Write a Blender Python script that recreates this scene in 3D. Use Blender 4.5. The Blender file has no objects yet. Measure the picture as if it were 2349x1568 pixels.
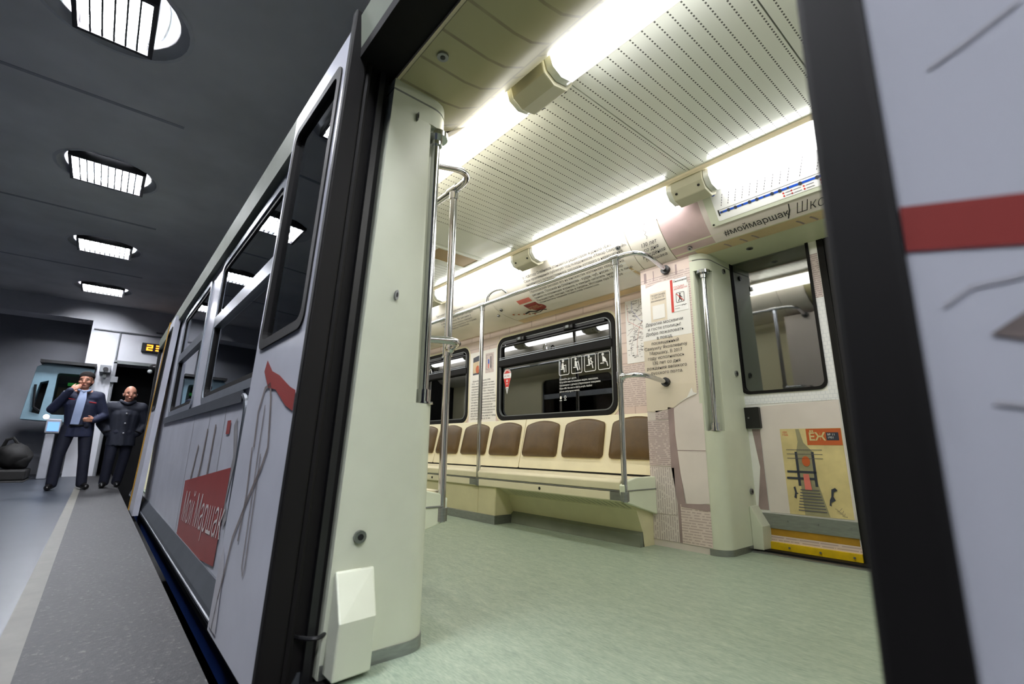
import bpy, bmesh, math, random
from mathutils import Vector, Matrix, geometry
random.seed(7)
S = bpy.context.scene
C = S.collection
PI = math.pi

# ------------------------------------------------------------------ camera
cam_d = bpy.data.cameras.new('camera')
cam = bpy.data.objects.new('camera', cam_d); C.objects.link(cam)
YAW, PITCH, ROLL, CAMH, FPX = 40.4, 12.45, 0.62, 0.61, 1090.0
_a, _p, _r = (math.radians(t) for t in (YAW, PITCH, ROLL))
_fw = Vector((-math.cos(_a)*math.cos(_p), math.sin(_a)*math.cos(_p), math.sin(_p)))
_rt = Vector((math.sin(_a), math.cos(_a), 0)); _up = _rt.cross(_fw)
_r2 = _rt*math.cos(_r) + _up*math.sin(_r); _u2 = -_rt*math.sin(_r) + _up*math.cos(_r)
cam.matrix_world = Matrix(((_r2.x, _u2.x, -_fw.x, 0), (_r2.y, _u2.y, -_fw.y, 0), (_r2.z, _u2.z, -_fw.z, CAMH), (0, 0, 0, 1)))
cam_d.sensor_width = 36; cam_d.lens = FPX*36/2349; cam_d.clip_start = 0.02; cam_d.clip_end = 100
cam_d.dof.use_dof = True; cam_d.dof.focus_distance = 3.2; cam_d.dof.aperture_fstop = 3.2
S.camera = cam

# ------------------------------------------------------------------ world, light levels, exposure
w = bpy.data.worlds.new('underground'); S.world = w; w.use_nodes = True
w.node_tree.nodes['Background'].inputs[0].default_value = (0.02, 0.022, 0.025, 1)
w.node_tree.nodes['Background'].inputs[1].default_value = 0.3
CAR_LAMP = 10.3          # emission of the car's ceiling lamps
HALL_LAMP = 175.0        # emission of the hall's tubes
S.view_settings.view_transform = 'Standard'; S.view_settings.look = 'None'
S.view_settings.exposure = 0.0; S.view_settings.gamma = 1.0
try: S.view_settings.use_curve_mapping = False
except Exception: pass
S.cycles.use_denoising = True
S.cycles.max_bounces = 8; S.cycles.diffuse_bounces = 5; S.cycles.glossy_bounces = 4; S.cycles.transparent_max_bounces = 12
S.cycles.sample_clamp_indirect = 6.0; S.cycles.caustics_reflective = False; S.cycles.caustics_refractive = False

# ------------------------------------------------------------------ materials
def lin(c):
    return tuple((x/255/12.92 if x/255 <= .04045 else ((x/255+.055)/1.055)**2.4) for x in c) + (1,)
def newmat(name):
    m = bpy.data.materials.new(name); m.use_nodes = True
    nt = m.node_tree; b = nt.nodes['Principled BSDF']
    return m, nt, b
def N(nt, t, **kw):
    n = nt.nodes.new(t)
    for k, v in kw.items(): setattr(n, k, v)
    return n
def coords(nt, scale=(1, 1, 1), rot=(0, 0, 0), loc=(0, 0, 0)):
    tc = N(nt, 'ShaderNodeTexCoord'); mp = N(nt, 'ShaderNodeMapping')
    mp.inputs['Scale'].default_value = scale; mp.inputs['Rotation'].default_value = rot; mp.inputs['Location'].default_value = loc
    nt.links.new(tc.outputs['Object'], mp.inputs['Vector']); return mp.outputs['Vector']
def noise(nt, vec, scale, detail=3, rough=.55):
    n = N(nt, 'ShaderNodeTexNoise'); n.inputs['Scale'].default_value = scale; n.inputs['Detail'].default_value = detail
    n.inputs['Roughness'].default_value = rough; nt.links.new(vec, n.inputs['Vector']); return n.outputs['Fac']
def ramp(nt, fac, stops):
    r = N(nt, 'ShaderNodeValToRGB'); e = r.color_ramp.elements
    while len(e) < len(stops): e.new(.5)
    for i, (p, c) in enumerate(stops): e[i].position = p; e[i].color = c
    nt.links.new(fac, r.inputs['Fac']); return r.outputs['Color']
def mix(nt, fac, a, b):
    m = N(nt, 'ShaderNodeMix', data_type='RGBA')
    for s, v in ((m.inputs[0], fac), (m.inputs[6], a), (m.inputs[7], b)):
        if hasattr(v, 'is_linked') or hasattr(v, 'links'): nt.links.new(v, s)
        else: s.default_value = v
    return m.outputs[2]
def bump(nt, b, h, strength, dist=.01):
    n = N(nt, 'ShaderNodeBump'); n.inputs['Strength'].default_value = strength; n.inputs['Distance'].default_value = dist
    nt.links.new(h, n.inputs['Height']); nt.links.new(n.outputs['Normal'], b.inputs['Normal'])
def plain(name, col, rough=.5, metal=0, var=.08, vs=6, bmp=0, bs=40, spec=.5, stretch=(1, 1, 1)):
    m, nt, b = newmat(name)
    c = lin(col); d = tuple(x*(1-var) for x in c[:3])+(1,); e = tuple(min(1, x*(1+var)) for x in c[:3])+(1,)
    v = coords(nt, stretch); f = noise(nt, v, vs)
    nt.links.new(ramp(nt, f, [(.3, d), (.7, e)]), b.inputs['Base Color'])
    b.inputs['Roughness'].default_value = rough; b.inputs['Metallic'].default_value = metal
    b.inputs['Specular IOR Level'].default_value = spec
    if bmp: bump(nt, b, noise(nt, v, bs), bmp, .004)
    return m
def emitter(name, col, strength):
    m, nt, b = newmat(name); nt.nodes.remove(b)
    e = N(nt, 'ShaderNodeEmission'); e.inputs[0].default_value = col; e.inputs[1].default_value = strength
    v = coords(nt); f = noise(nt, v, 3); r = N(nt, 'ShaderNodeMapRange'); r.inputs[3].default_value = strength*.97; r.inputs[4].default_value = strength*1.03
    nt.links.new(f, r.inputs[0]); nt.links.new(r.outputs[0], e.inputs[1])
    nt.links.new(e.outputs[0], nt.nodes['Material Output'].inputs[0]); return m
def glassmat(name, tint, ior=1.75, rough=.012):
    m, nt, b = newmat(name); nt.nodes.remove(b)
    t = N(nt, 'ShaderNodeBsdfTransparent'); t.inputs[0].default_value = tint
    g = N(nt, 'ShaderNodeBsdfGlossy'); g.inputs['Roughness'].default_value = rough; g.inputs[0].default_value = (.95, .97, 1, 1)
    f = N(nt, 'ShaderNodeFresnel'); f.inputs[0].default_value = ior
    nz = N(nt, 'ShaderNodeBump'); nz.inputs['Strength'].default_value = .003; nt.links.new(noise(nt, coords(nt), 2), nz.inputs['Height'])
    nt.links.new(nz.outputs[0], g.inputs['Normal'])
    mx = N(nt, 'ShaderNodeMixShader'); nt.links.new(f.outputs[0], mx.inputs[0]); nt.links.new(t.outputs[0], mx.inputs[1]); nt.links.new(g.outputs[0], mx.inputs[2])
    nt.links.new(mx.outputs[0], nt.nodes['Material Output'].inputs[0]); return m
def brickprint(name, c1, c2, mort, sx, sz, msize=.012, rough=.35, plane='xz'):
    m, nt, b = newmat(name); tc = N(nt, 'ShaderNodeTexCoord'); sp = N(nt, 'ShaderNodeSeparateXYZ'); cb = N(nt, 'ShaderNodeCombineXYZ')
    nt.links.new(tc.outputs['Object'], sp.inputs[0]); nt.links.new(sp.outputs[0], cb.inputs[0])
    nt.links.new(sp.outputs[2 if plane == 'xz' else 1], cb.inputs[1])
    br = N(nt, 'ShaderNodeTexBrick'); nt.links.new(cb.outputs[0], br.inputs['Vector'])
    br.inputs['Color1'].default_value = lin(c1); br.inputs['Color2'].default_value = lin(c2); br.inputs['Mortar'].default_value = lin(mort)
    br.inputs['Scale'].default_value = 1; br.inputs['Brick Width'].default_value = sx; br.inputs['Row Height'].default_value = sz; br.inputs['Mortar Size'].default_value = msize
    f = noise(nt, tc.outputs['Object'], 7); cm = mix(nt, f, br.outputs[0], lin(c2)); 
    nt.links.new(cm, b.inputs['Base Color']); b.inputs['Roughness'].default_value = rough; return m
def pagemat(name, paper, ink, line=.014, rough=.4, vert=False, fade=.5):
    # printed page: rows of tiny unreadable words
    m, nt, b = newmat(name); tc = N(nt, 'ShaderNodeTexCoord'); sp = N(nt, 'ShaderNodeSeparateXYZ'); nt.links.new(tc.outputs['Object'], sp.inputs[0])
    ax, az = (2, 0) if vert else (0, 2)
    def mth(op, a, bb):
        n = N(nt, 'ShaderNodeMath', operation=op)
        for i, q in enumerate((a, bb)):
            if isinstance(q, (int, float)): n.inputs[i].default_value = q
            elif q is not None: nt.links.new(q, n.inputs[i])
        return n.outputs[0]
    row = mth('DIVIDE', sp.outputs[az], line); fr = mth('FRACT', row, 0); inrow = mth('LESS_THAN', fr, .42)
    ri = mth('FLOOR', row, 0); xx = mth('ADD', mth('MULTIPLY', sp.outputs[ax], 38), mth('MULTIPLY', ri, 7.31))
    wn = N(nt, 'ShaderNodeTexNoise', noise_dimensions='1D'); wn.inputs['Scale'].default_value = 1; wn.inputs['Detail'].default_value = 2
    nt.links.new(xx, wn.inputs['W']); word = mth('GREATER_THAN', wn.outputs['Fac'], .42)
    f = mth('MULTIPLY', mth('MULTIPLY', inrow, word), fade)
    p = lin(paper); pv = ramp(nt, noise(nt, tc.outputs['Object'], 5), [(.3, tuple(x*.9 for x in p[:3])+(1,)), (.7, p)])
    nt.links.new(mix(nt, f, pv, lin(ink)), b.inputs['Base Color']); b.inputs['Roughness'].default_value = rough; return m

m_col = plain('pillar_cream_green', (206, 210, 191), .38, var=.03)
m_cream = plain('bench_cream', (236, 228, 198), .4, var=.04)
m_creamd = plain('bench_base_cream', (214, 207, 168), .5, var=.05)
m_endcap = plain('bench_end_green_white', (222, 228, 205), .4, var=.03)
m_cush = plain('seat_brown_vinyl', (90, 68, 34), .40, var=.16, vs=9, bmp=.25, bs=160)
m_steel = plain('polished_steel', (205, 207, 212), .12, 1, var=.03, vs=3)
m_brush = plain('brushed_steel', (160, 162, 162), .38, 1, var=.1, vs=20, stretch=(1, 1, 6))
m_grey = plain('grey_metal', (128, 132, 132), .45, .7, var=.1)
m_skirt = plain('skirting_grey_lino', (120, 126, 112), .45, var=.1)
m_black = plain('black_rubber', (14, 12, 12), .65, spec=.25, var=.25, vs=14, stretch=(1, 1, .2))
m_blackp = plain('black_plastic', (22, 22, 24), .4, var=.15)
m_dark = plain('dark_skin_and_void_shade', (20, 20, 21), .9, var=.2)  # near-black for dark outer panels, and for unlit depth behind portal and booth
m_bolt = plain('bolt_steel', (150, 152, 155), .3, 1, var=.1)
m_lampbox = plain('lamp_end_box_cream', (196, 193, 170), .45, var=.04)
m_beige = plain('cove_rail_beige', (226, 212, 182), .45, var=.05)
m_ceilplain = plain('ceiling_plain_panel', (222, 225, 216), .16, var=.02)
m_gap = plain('panel_gap_grey', (120, 122, 118), .6)
m_cove = plain('cove_print_paper', (238, 232, 222), .33, var=.05, vs=3)
m_covepink = plain('cove_print_mauve', (196, 172, 172), .33, var=.16, vs=3.2)
m_covewarm = plain('cove_print_ochre', (214, 190, 150), .33, var=.12, vs=4)
m_head = plain('header_cream_green', (214, 214, 186), .4, var=.03)
m_ink = plain('print_ink_black', (38, 36, 38), .5)
m_inkg = plain('print_ink_grey', (95, 92, 98), .5)
m_white = plain('white_vinyl', (240, 240, 240), .4, var=.02)
m_red = plain('sticker_red', (206, 52, 44), .4, var=.06)
m_bodyred = plain('body_print_red', (156, 64, 60), .38, var=.06)
m_orange = plain('poster_orange', (196, 96, 48), .45, var=.08)
m_navy = plain('poster_navy', (52, 56, 70), .45)
m_blue = plain('route_blue', (24, 78, 190), .4, var=.05)
m_yel = plain('safety_yellow', (226, 190, 20), .45, var=.12, vs=18)
m_yeld = plain('old_yellow_edge', (176, 132, 30), .5, var=.2, vs=10)
m_poster = plain('poster_aged_paper', (214, 196, 142), .5, var=.14, vs=8)
m_posterg = plain('poster_grey_green', (152, 146, 116), .5, var=.18, vs=10)
m_pink = plain('poster_pink', (222, 120, 110), .5, var=.1)
m_paper = plain('sheet_paper_tan', (226, 214, 196), .42, var=.05, vs=3)
m_paperw = plain('sheet_paper_white', (240, 238, 236), .4, var=.03)
m_bookw = plain('print_book_white', (222, 212, 208), .4, var=.06, vs=4)
m_bookd = plain('print_shadow_mauve', (158, 138, 138), .4, var=.15)
m_page1 = pagemat('print_page_lines', (212, 196, 194), (110, 84, 92), .013)
m_page2 = pagemat('print_page_columns', (220, 210, 206), (140, 118, 124), .016, vert=True)
m_page3 = pagemat('print_page_pale', (222, 206, 200), (150, 122, 122), .016)
m_page4 = pagemat('print_page_white', (236, 232, 222), (96, 92, 92), .03, fade=.75)
m_grid = brickprint('door_squared_paper', (240, 240, 243), (236, 236, 240), (196, 200, 212), .024, .024, .0016)
m_wallprint = brickprint('wall_faded_brick_print', (230, 212, 200), (216, 196, 188), (178, 156, 150), .34, .085, .006)
m_coveprint = brickprint('cove_plank_print', (184, 178, 140), (172, 166, 130), (108, 94, 82), .14, .5, .006, plane='xy')
m_wallw = plain('wall_white_print', (240, 236, 230), .36, var=.03)
m_wallc = plain('wall_lining_cream', (228, 222, 190), .42, var=.04)
m_body = plain('body_white_wrap', (196, 198, 208), .3, var=.07, vs=4)
m_smudge = plain('body_print_grey', (150, 148, 150), .34, var=.2, vs=12)
m_faint = plain('body_print_faint', (188, 187, 193), .34, var=.04, vs=12)
m_rope = plain('body_print_brown_rope', (126, 115, 111), .4, var=.25, vs=30)
m_bodyblue = plain('body_blue_skirt', (22, 62, 140), .4, var=.12)
m_sill = plain('body_grey_sill', (88, 92, 98), .4, .4, var=.12)
m_alu = plain('window_alu_frame', (150, 156, 164), .35, .6, var=.08)
m_cant = plain('cantrail_grey_green', (118, 124, 110), .6, var=.08)
m_glassin = glassmat('window_glass', (.62, .66, .66, 1))
m_glassleaf = glassmat('door_glass', (.55, .6, .6, 1), 2.0)
m_glassfar = glassmat('far_window_glass', (.6, .64, .64, 1), 2.15)
m_glassdoor = glassmat('far_door_glass', (.5, .54, .54, 1), 2.3, .03)
m_hallceil = plain('hall_ceiling_grey', (230, 230, 231), .8, var=.1, vs=1.3)
m_hallwall = plain('hall_wall_white', (212, 213, 219), .7, var=.05, vs=2)
m_hallwalld = plain('hall_grey_and_recess_shade', (176, 178, 186), .8, var=.06, vs=2)
m_coffer = plain('coffer_white', (214, 216, 220), .45, var=.03)
m_tile = plain('platform_grey_tile', (56, 61, 70), .34, var=.1, vs=4)
m_line = plain('platform_pale_line', (104, 102, 95), .6, var=.1, vs=9)
m_skin = plain('skin', (196, 140, 116), .5, var=.06, vs=14)
m_hair = plain('dark_hair', (30, 25, 23), .85, spec=.2, var=.3, vs=50)
m_suit = plain('navy_uniform', (30, 36, 62), .75, var=.15, vs=18)
m_coat = plain('navy_coat', (28, 32, 46), .75, var=.15, vs=18)
m_trou = plain('dark_trousers', (24, 27, 44), .8, var=.15, vs=18)
m_shirt = plain('light_blue_shirt', (150, 164, 196), .7, var=.06)
m_shoe = plain('black_shoe', (16, 15, 15), .35, var=.2)
m_piping = plain('red_piping', (150, 30, 40), .6)
m_silver = plain('silver_badge', (190, 190, 196), .35, .8)
m_lblue = plain('booth_light_blue', (122, 152, 166), .5, var=.06)
m_tarp = plain('dark_rubber_cover', (40, 39, 38), .7, var=.2, vs=10)
m_pipe = plain('conduit_grey', (130, 132, 136), .5, var=.1)
m_booth_ochre = plain('booth_ochre_panel', (124, 100, 50), .6, var=.1)
m_tunnel = plain('tunnel_concrete', (58, 58, 58), .9, var=.2, vs=2)
m_lampcar = emitter('car_lamp_cool', (1.0, .99, .97, 1), CAR_LAMP)
m_lampwarm = emitter('car_lamp_warm', (1.0, .93, .78, 1), CAR_LAMP)
m_tubes = [emitter('hall_tube_white', (.97, .975, 1, 1), HALL_LAMP), emitter('hall_tube_violet', (.95, .92, 1, 1), HALL_LAMP), emitter('hall_tube_blue', (.80, .91, 1, 1), HALL_LAMP)]
m_led = emitter('led_orange', (1, .32, .03, 1), 3.2)
m_green = emitter('display_green', (.1, .8, .15, 1), .35)
m_screen = emitter('screen_blue', (.2, .42, 1, 1), 1.6)
m_spot = emitter('small_lamp_white', (.95, .96, 1, 1), 14)
m_lens = plain('clear_lamp_end', (228, 230, 226), .15, var=.03)

# linoleum
m_floor, nt, b = newmat('car_floor_green_lino')
v = coords(nt, (1, 3.2, 1), (0, 0, .35)); f1 = noise(nt, v, 9, 6, .7); v2 = coords(nt, (1.4, 7, 1), (0, 0, .2)); f2 = noise(nt, v2, 26, 4, .6)
c1 = ramp(nt, f1, [(.3, lin((118, 134, 119))), (.5, lin((141, 157, 139))), (.72, lin((166, 178, 158)))])
nt.links.new(mix(nt, .35, c1, ramp(nt, f2, [(.33, lin((100, 120, 106))), (.67, lin((186, 196, 174)))])), b.inputs['Base Color'])
b.inputs['Roughness'].default_value = .42; bump(nt, b, f2, .08, .003)
# asphalt
m_asph, nt, b = newmat('platform_asphalt')
v = coords(nt); f = noise(nt, v, 48, 4, .75); f2 = noise(nt, v, 2.2, 3)
c = ramp(nt, f, [(.35, lin((26, 26, 28))), (.58, lin((42, 41, 42))), (.70, lin((108, 106, 102)))])
nt.links.new(mix(nt, .25, c, ramp(nt, f2, [(.3, lin((30, 30, 33))), (.7, lin((52, 52, 54)))])), b.inputs['Base Color'])
b.inputs['Roughness'].default_value = .6; bump(nt, b, f, .35, .004)
# perforated ceiling: rows of small slots
m_perf, nt, b = newmat('ceiling_perforated_panel')
tc = N(nt, 'ShaderNodeTexCoord'); sp = N(nt, 'ShaderNodeSeparateXYZ'); nt.links.new(tc.outputs['Object'], sp.inputs[0])
def mth(op, a, bb=0):
    n = N(nt, 'ShaderNodeMath', operation=op)
    for i, q in enumerate((a, bb)):
        if isinstance(q, (int, float)): n.inputs[i].default_value = q
        else: nt.links.new(q, n.inputs[i])
    return n.outputs[0]
ROWP = .0556
fx = mth('ABSOLUTE', mth('SUBTRACT', mth('FRACT', mth('DIVIDE', mth('ADD', sp.outputs[0], 1.216+40*ROWP), ROWP)), .5))
fy = mth('ABSOLUTE', mth('SUBTRACT', mth('FRACT', mth('DIVIDE', sp.outputs[1], .0175)), .5))
dot = mth('MULTIPLY', mth('LESS_THAN', fx, .06), mth('LESS_THAN', fy, .24))
inb = mth('MULTIPLY', mth('GREATER_THAN', sp.outputs[1], 1.355), mth('LESS_THAN', sp.outputs[1], 2.37))
nt.links.new(mix(nt, mth('MULTIPLY', dot, inb), lin((226, 228, 220)), lin((84, 84, 82))), b.inputs['Base Color'])
b.inputs['Roughness'].default_value = .16; b.inputs['Specular IOR Level'].default_value = .5
# brown mesh grille
m_grille, nt, b = newmat('vent_brown_mesh')
ch = N(nt, 'ShaderNodeTexChecker'); ch.inputs['Scale'].default_value = 140; ch.inputs[1].default_value = lin((120, 98, 58)); ch.inputs[2].default_value = lin((176, 150, 100))
nt.links.new(coords(nt, rot=(0, 0, .785)), ch.inputs[0]); nt.links.new(ch.outputs[0], b.inputs['Base Color']); b.inputs['Roughness'].default_value = .6

# ------------------------------------------------------------------ geometry helpers
class G:
    def __init__(s): s.v = []; s.f = []
    def add(s, vs, fs):
        o = len(s.v); s.v += [tuple(p) for p in vs]; s.f += [tuple(i+o for i in f) for f in fs]; return s
    def box(s, x0, x1, y0, y1, z0, z1):
        return s.add([(x0, y0, z0), (x1, y0, z0), (x1, y1, z0), (x0, y1, z0), (x0, y0, z1), (x1, y0, z1), (x1, y1, z1), (x0, y1, z1)],
                     [(3, 2, 1, 0), (4, 5, 6, 7), (0, 1, 5, 4), (1, 2, 6, 5), (2, 3, 7, 6), (3, 0, 4, 7)])
    def tube(s, path, r, n=12, caps=True):
        P = [Vector(p) for p in path]; rs = r if isinstance(r, (list, tuple)) else [r]*len(P)
        vs = []; up = None
        for i, p in enumerate(P):
            t = ((P[min(i+1, len(P)-1)]-p).normalized() + (p-P[max(i-1, 0)]).normalized())
            if t.length < 1e-6: t = Vector((0, 0, 1))
            t.normalize()
            if up is None: up = Vector((0, 0, 1)) if abs(t.z) < .9 else Vector((1, 0, 0))
            a = t.cross(up).normalized(); bb = a.cross(t).normalized(); up = bb
            vs += [p + a*math.cos(2*PI*k/n)*rs[i] + bb*math.sin(2*PI*k/n)*rs[i] for k in range(n)]
        fs = [(i*n+k, i*n+(k+1) % n, (i+1)*n+(k+1) % n, (i+1)*n+k) for i in range(len(P)-1) for k in range(n)]
        if caps: fs += [tuple(range(n))[::-1], tuple((len(P)-1)*n+k for k in range(n))]
        return s.add(vs, fs)
    def loft(s, loops, closed=True, caps=True):
        n = len(loops[0]); vs = [p for l in loops for p in l]; m = n if closed else n-1
        fs = [(i*n+k, i*n+(k+1) % n, (i+1)*n+(k+1) % n, (i+1)*n+k) for i in range(len(loops)-1) for k in range(m)]
        if caps and closed: fs += [tuple(range(n))[::-1], tuple((len(loops)-1)*n+k for k in range(n))]
        return s.add(vs, fs)
    def profx(s, prof, x0, x1, closed=True, caps=True):       # (y,z) profile pushed along X
        return s.loft([[(x0, y, z) for y, z in prof], [(x1, y, z) for y, z in prof]], closed, caps)
    def profz(s, prof, z0, z1):                               # (x,y) profile pushed along Z
        return s.loft([[(x, y, z0) for x, y in prof], [(x, y, z1) for x, y in prof]])
    def plate(s, outer, holes, fn, t):                        # 2-D outline with holes -> solid of thickness t through fn(a,b,d)
        loops = [outer]+holes
        pts = [p for l in loops for p in l]; n = len(pts)
        tris = geometry.tessellate_polygon([[Vector((p[0], p[1], 0)) for p in l] for l in loops])
        vs = [fn(a, bb, 0) for a, bb in pts]+[fn(a, bb, t) for a, bb in pts]
        fs = [tuple(q) for q in tris]+[tuple(i+n for i in q[::-1]) for q in tris]
        o = 0
        for l in loops:
            k = len(l); fs += [(o+i, o+(i+1) % k, n+o+(i+1) % k, n+o+i) for i in range(k)]; o += k
        return s.add(vs, fs)
    def sheet(s, poly, fn):
        tris = geometry.tessellate_polygon([[Vector((p[0], p[1], 0)) for p in poly]])
        return s.add([fn(a, bb) for a, bb in poly], [tuple(t) for t in tris])
    def ribbon(s, pts, wd, fn, closed=False):
        P = [Vector((p[0], p[1])) for p in pts]; n = len(P); vs = []
        for i in range(n):
            if closed: t = (P[(i+1) % n]-P[i-1]).normalized()
            else: t = (P[min(i+1, n-1)]-P[max(i-1, 0)]).normalized()
            nn = Vector((-t.y, t.x))*wd/2
            vs += [fn(*(P[i]+nn)), fn(*(P[i]-nn))]
        m = n if closed else n-1
        return s.add(vs, [(2*i, 2*i+1, 2*((i+1) % n)+1, 2*((i+1) % n)) for i in range(m)])
    def sphere(s, c, r, nu=16, nv=10, sc=(1, 1, 1)):
        c = Vector(c); vs = [c+Vector((0, 0, r*sc[2]))]
        for j in range(1, nv):
            th = PI*j/nv
            vs += [c+Vector((r*sc[0]*math.sin(th)*math.cos(2*PI*k/nu), r*sc[1]*math.sin(th)*math.sin(2*PI*k/nu), r*sc[2]*math.cos(th))) for k in range(nu)]
        vs.append(c-Vector((0, 0, r*sc[2]))); e = len(vs)-1
        fs = [(0, 1+k, 1+(k+1) % nu) for k in range(nu)]
        fs += [(1+(j-1)*nu+k, 1+j*nu+k, 1+j*nu+(k+1) % nu, 1+(j-1)*nu+(k+1) % nu) for j in range(1, nv-1) for k in range(nu)]
        fs += [(e, 1+(nv-2)*nu+(k+1) % nu, 1+(nv-2)*nu+k) for k in range(nu)]
        return s.add(vs, fs)
    def taper(s, p0, r0, p1, r1, n=14):
        s.sphere(p0, r0, n, 8); s.sphere(p1, r1, n, 8); return s.tube([p0, p1], [r0, r1], n)
    def map(s, fn): s.v = [tuple(fn(Vector(p))) for p in s.v]; return s
    def mirror_y(s):
        s.v = [(x, 2*YC-y, z) for x, y, z in s.v]; s.f = [f[::-1] for f in s.f]; return s
    def join(s, g): return s.add(g.v, g.f)
    def clone(s): g = G(); g.v = list(s.v); g.f = list(s.f); return g
YC = 1.865; ZL = 2.19

def obj(name, g, mat, parent=None, smooth=False, bevel=0, angle=35, origin=None):
    me = bpy.data.meshes.new(name)
    vs = g.v
    if origin is not None: vs = [(x-origin[0], y-origin[1], z-origin[2]) for x, y, z in vs]
    me.from_pydata(vs, [], g.f); me.materials.append(mat)
    bm = bmesh.new(); bm.from_mesh(me); bmesh.ops.remove_doubles(bm, verts=bm.verts, dist=1e-7)
    bmesh.ops.recalc_face_normals(bm, faces=bm.faces); bm.to_mesh(me); bm.free()
    me.update()
    if smooth:
        me.shade_smooth(); me.set_sharp_from_angle(angle=math.radians(angle))
    o = bpy.data.objects.new(name, me); C.objects.link(o)
    if origin is not None: o.location = origin
    if bevel:
        md = o.modifiers.new('bevel', 'BEVEL'); md.width = bevel; md.segments = 2; md.limit_method = 'ANGLE'; md.angle_limit = math.radians(40)
    if parent is not None:
        o.parent = parent
        if origin is None: o.matrix_parent_inverse = Matrix.Translation(-Vector(parent.location))
        else: o.location = Vector(origin)-Vector(parent.location)
    return o
def tag(o, label, cat, group=None, kind=None):
    o['label'] = label; o['category'] = cat
    if group: o['group'] = group
    if kind: o['kind'] = kind
    return o
def thing(name, label, cat, loc=(0, 0, 0), group=None, kind=None):
    o = bpy.data.objects.new(name, None); C.objects.link(o); o.location = loc; o.empty_display_size = .05
    return tag(o, label, cat, group, kind)
def copy_tree(o, parent=None):
    c = o.copy(); C.objects.link(c)
    if parent is not None: c.parent = parent
    for ch in [x for x in o.children]: copy_tree(ch, c)
    return c

def rrect(x0, x1, z0, z1, r, n=5):
    pts = []
    for cx, cz, a0 in ((x1-r, z0+r, -PI/2), (x1-r, z1-r, 0), (x0+r, z1-r, PI/2), (x0+r, z0+r, PI)):
        pts += [(cx+r*math.cos(a0+PI/2*k/n), cz+r*math.sin(a0+PI/2*k/n)) for k in range(n+1)]
    return pts
def rect(x0, x1, z0, z1): return [(x0, z0), (x1, z0), (x1, z1), (x0, z1)]
def circle(cx, cz, r, n=24, rz=None): return [(cx+r*math.cos(2*PI*k/n), cz+(rz or r)*math.sin(2*PI*k/n)) for k in range(n)]

def text2d(body, size, align='LEFT', shear=0, sx=1, spacing=1, line=1, res=2, off=0):
    cu = bpy.data.curves.new('lettering', 'FONT'); cu.body = body; cu.size = 1.0; cu.align_x = align; cu.resolution_u = res
    cu.shear = shear; cu.space_character = spacing; cu.space_line = line; cu.offset = off/size
    o = bpy.data.objects.new('lettering', cu); C.objects.link(o)
    dg = bpy.context.evaluated_depsgraph_get(); ev = o.evaluated_get(dg); me = ev.to_mesh()
    vs = [(p.co.x*sx*size, p.co.y*size) for p in me.vertices]; fs = [tuple(f.vertices) for f in me.polygons]
    ev.to_mesh_clear(); bpy.data.objects.remove(o); bpy.data.curves.remove(cu)
    return vs, fs
def lettering(body, size, fn, at, mat, parent, rot=0, **kw):
    vs, fs = text2d(body, size, **kw); ca, sa = math.cos(rot), math.sin(rot)
    g = G(); g.add([fn(at[0]+a*ca-bb*sa, at[1]+a*sa+bb*ca) for a, bb in vs], fs)
    return obj('lettering', g, mat, parent)
def planeY(y, lean=0): return lambda a, bb, d=0: (a, y+lean*bb+d, bb)

# ================================================================== STATION HALL
ZP, ZC, XE = -.10, 3.7, -14.0
g = G().box(-15.5, 8, -8, -.165, ZP-.3, ZP)
plat = tag(obj('floor_platform', g, m_tile), 'grey stone platform floor running along the train', 'platform', kind='structure')
obj('asphalt_strip', G().box(-15.5, 8, -.09, .365, ZP-.3, ZP+.001), m_asph, plat)
obj('edge_line', G().box(-15.5, 8, -.165, -.09, ZP-.3, ZP+.002), m_line, plat)
tag(obj('track_bed', G().box(-15.9, 8, .36, 4.7, -1.5, -1.25), m_tunnel), 'dark concrete track bed under the train', 'track bed', kind='structure')
tag(obj('wall_tunnel', G().box(-15.9, 8, 4.7, 4.9, -1.5, 3.7), m_tunnel), 'dark concrete wall behind the far side of the train', 'wall', kind='structure')
tag(obj('wall_back', G().box(-15.9, 8, -8.2, -8, -.4, 3.7), m_hallwall), 'unseen white hall wall behind the camera, added to bounce light', 'wall', kind='structure')  # out of view, added so light bounces back into the hall
tag(obj('wall_right', G().box(8, 8.2, -8, 4.9, -1.5, 3.7), m_hallwall), 'unseen white hall wall at the near platform end, added to bounce light', 'wall', kind='structure')  # unseen, closes the hall end to bounce light
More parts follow.
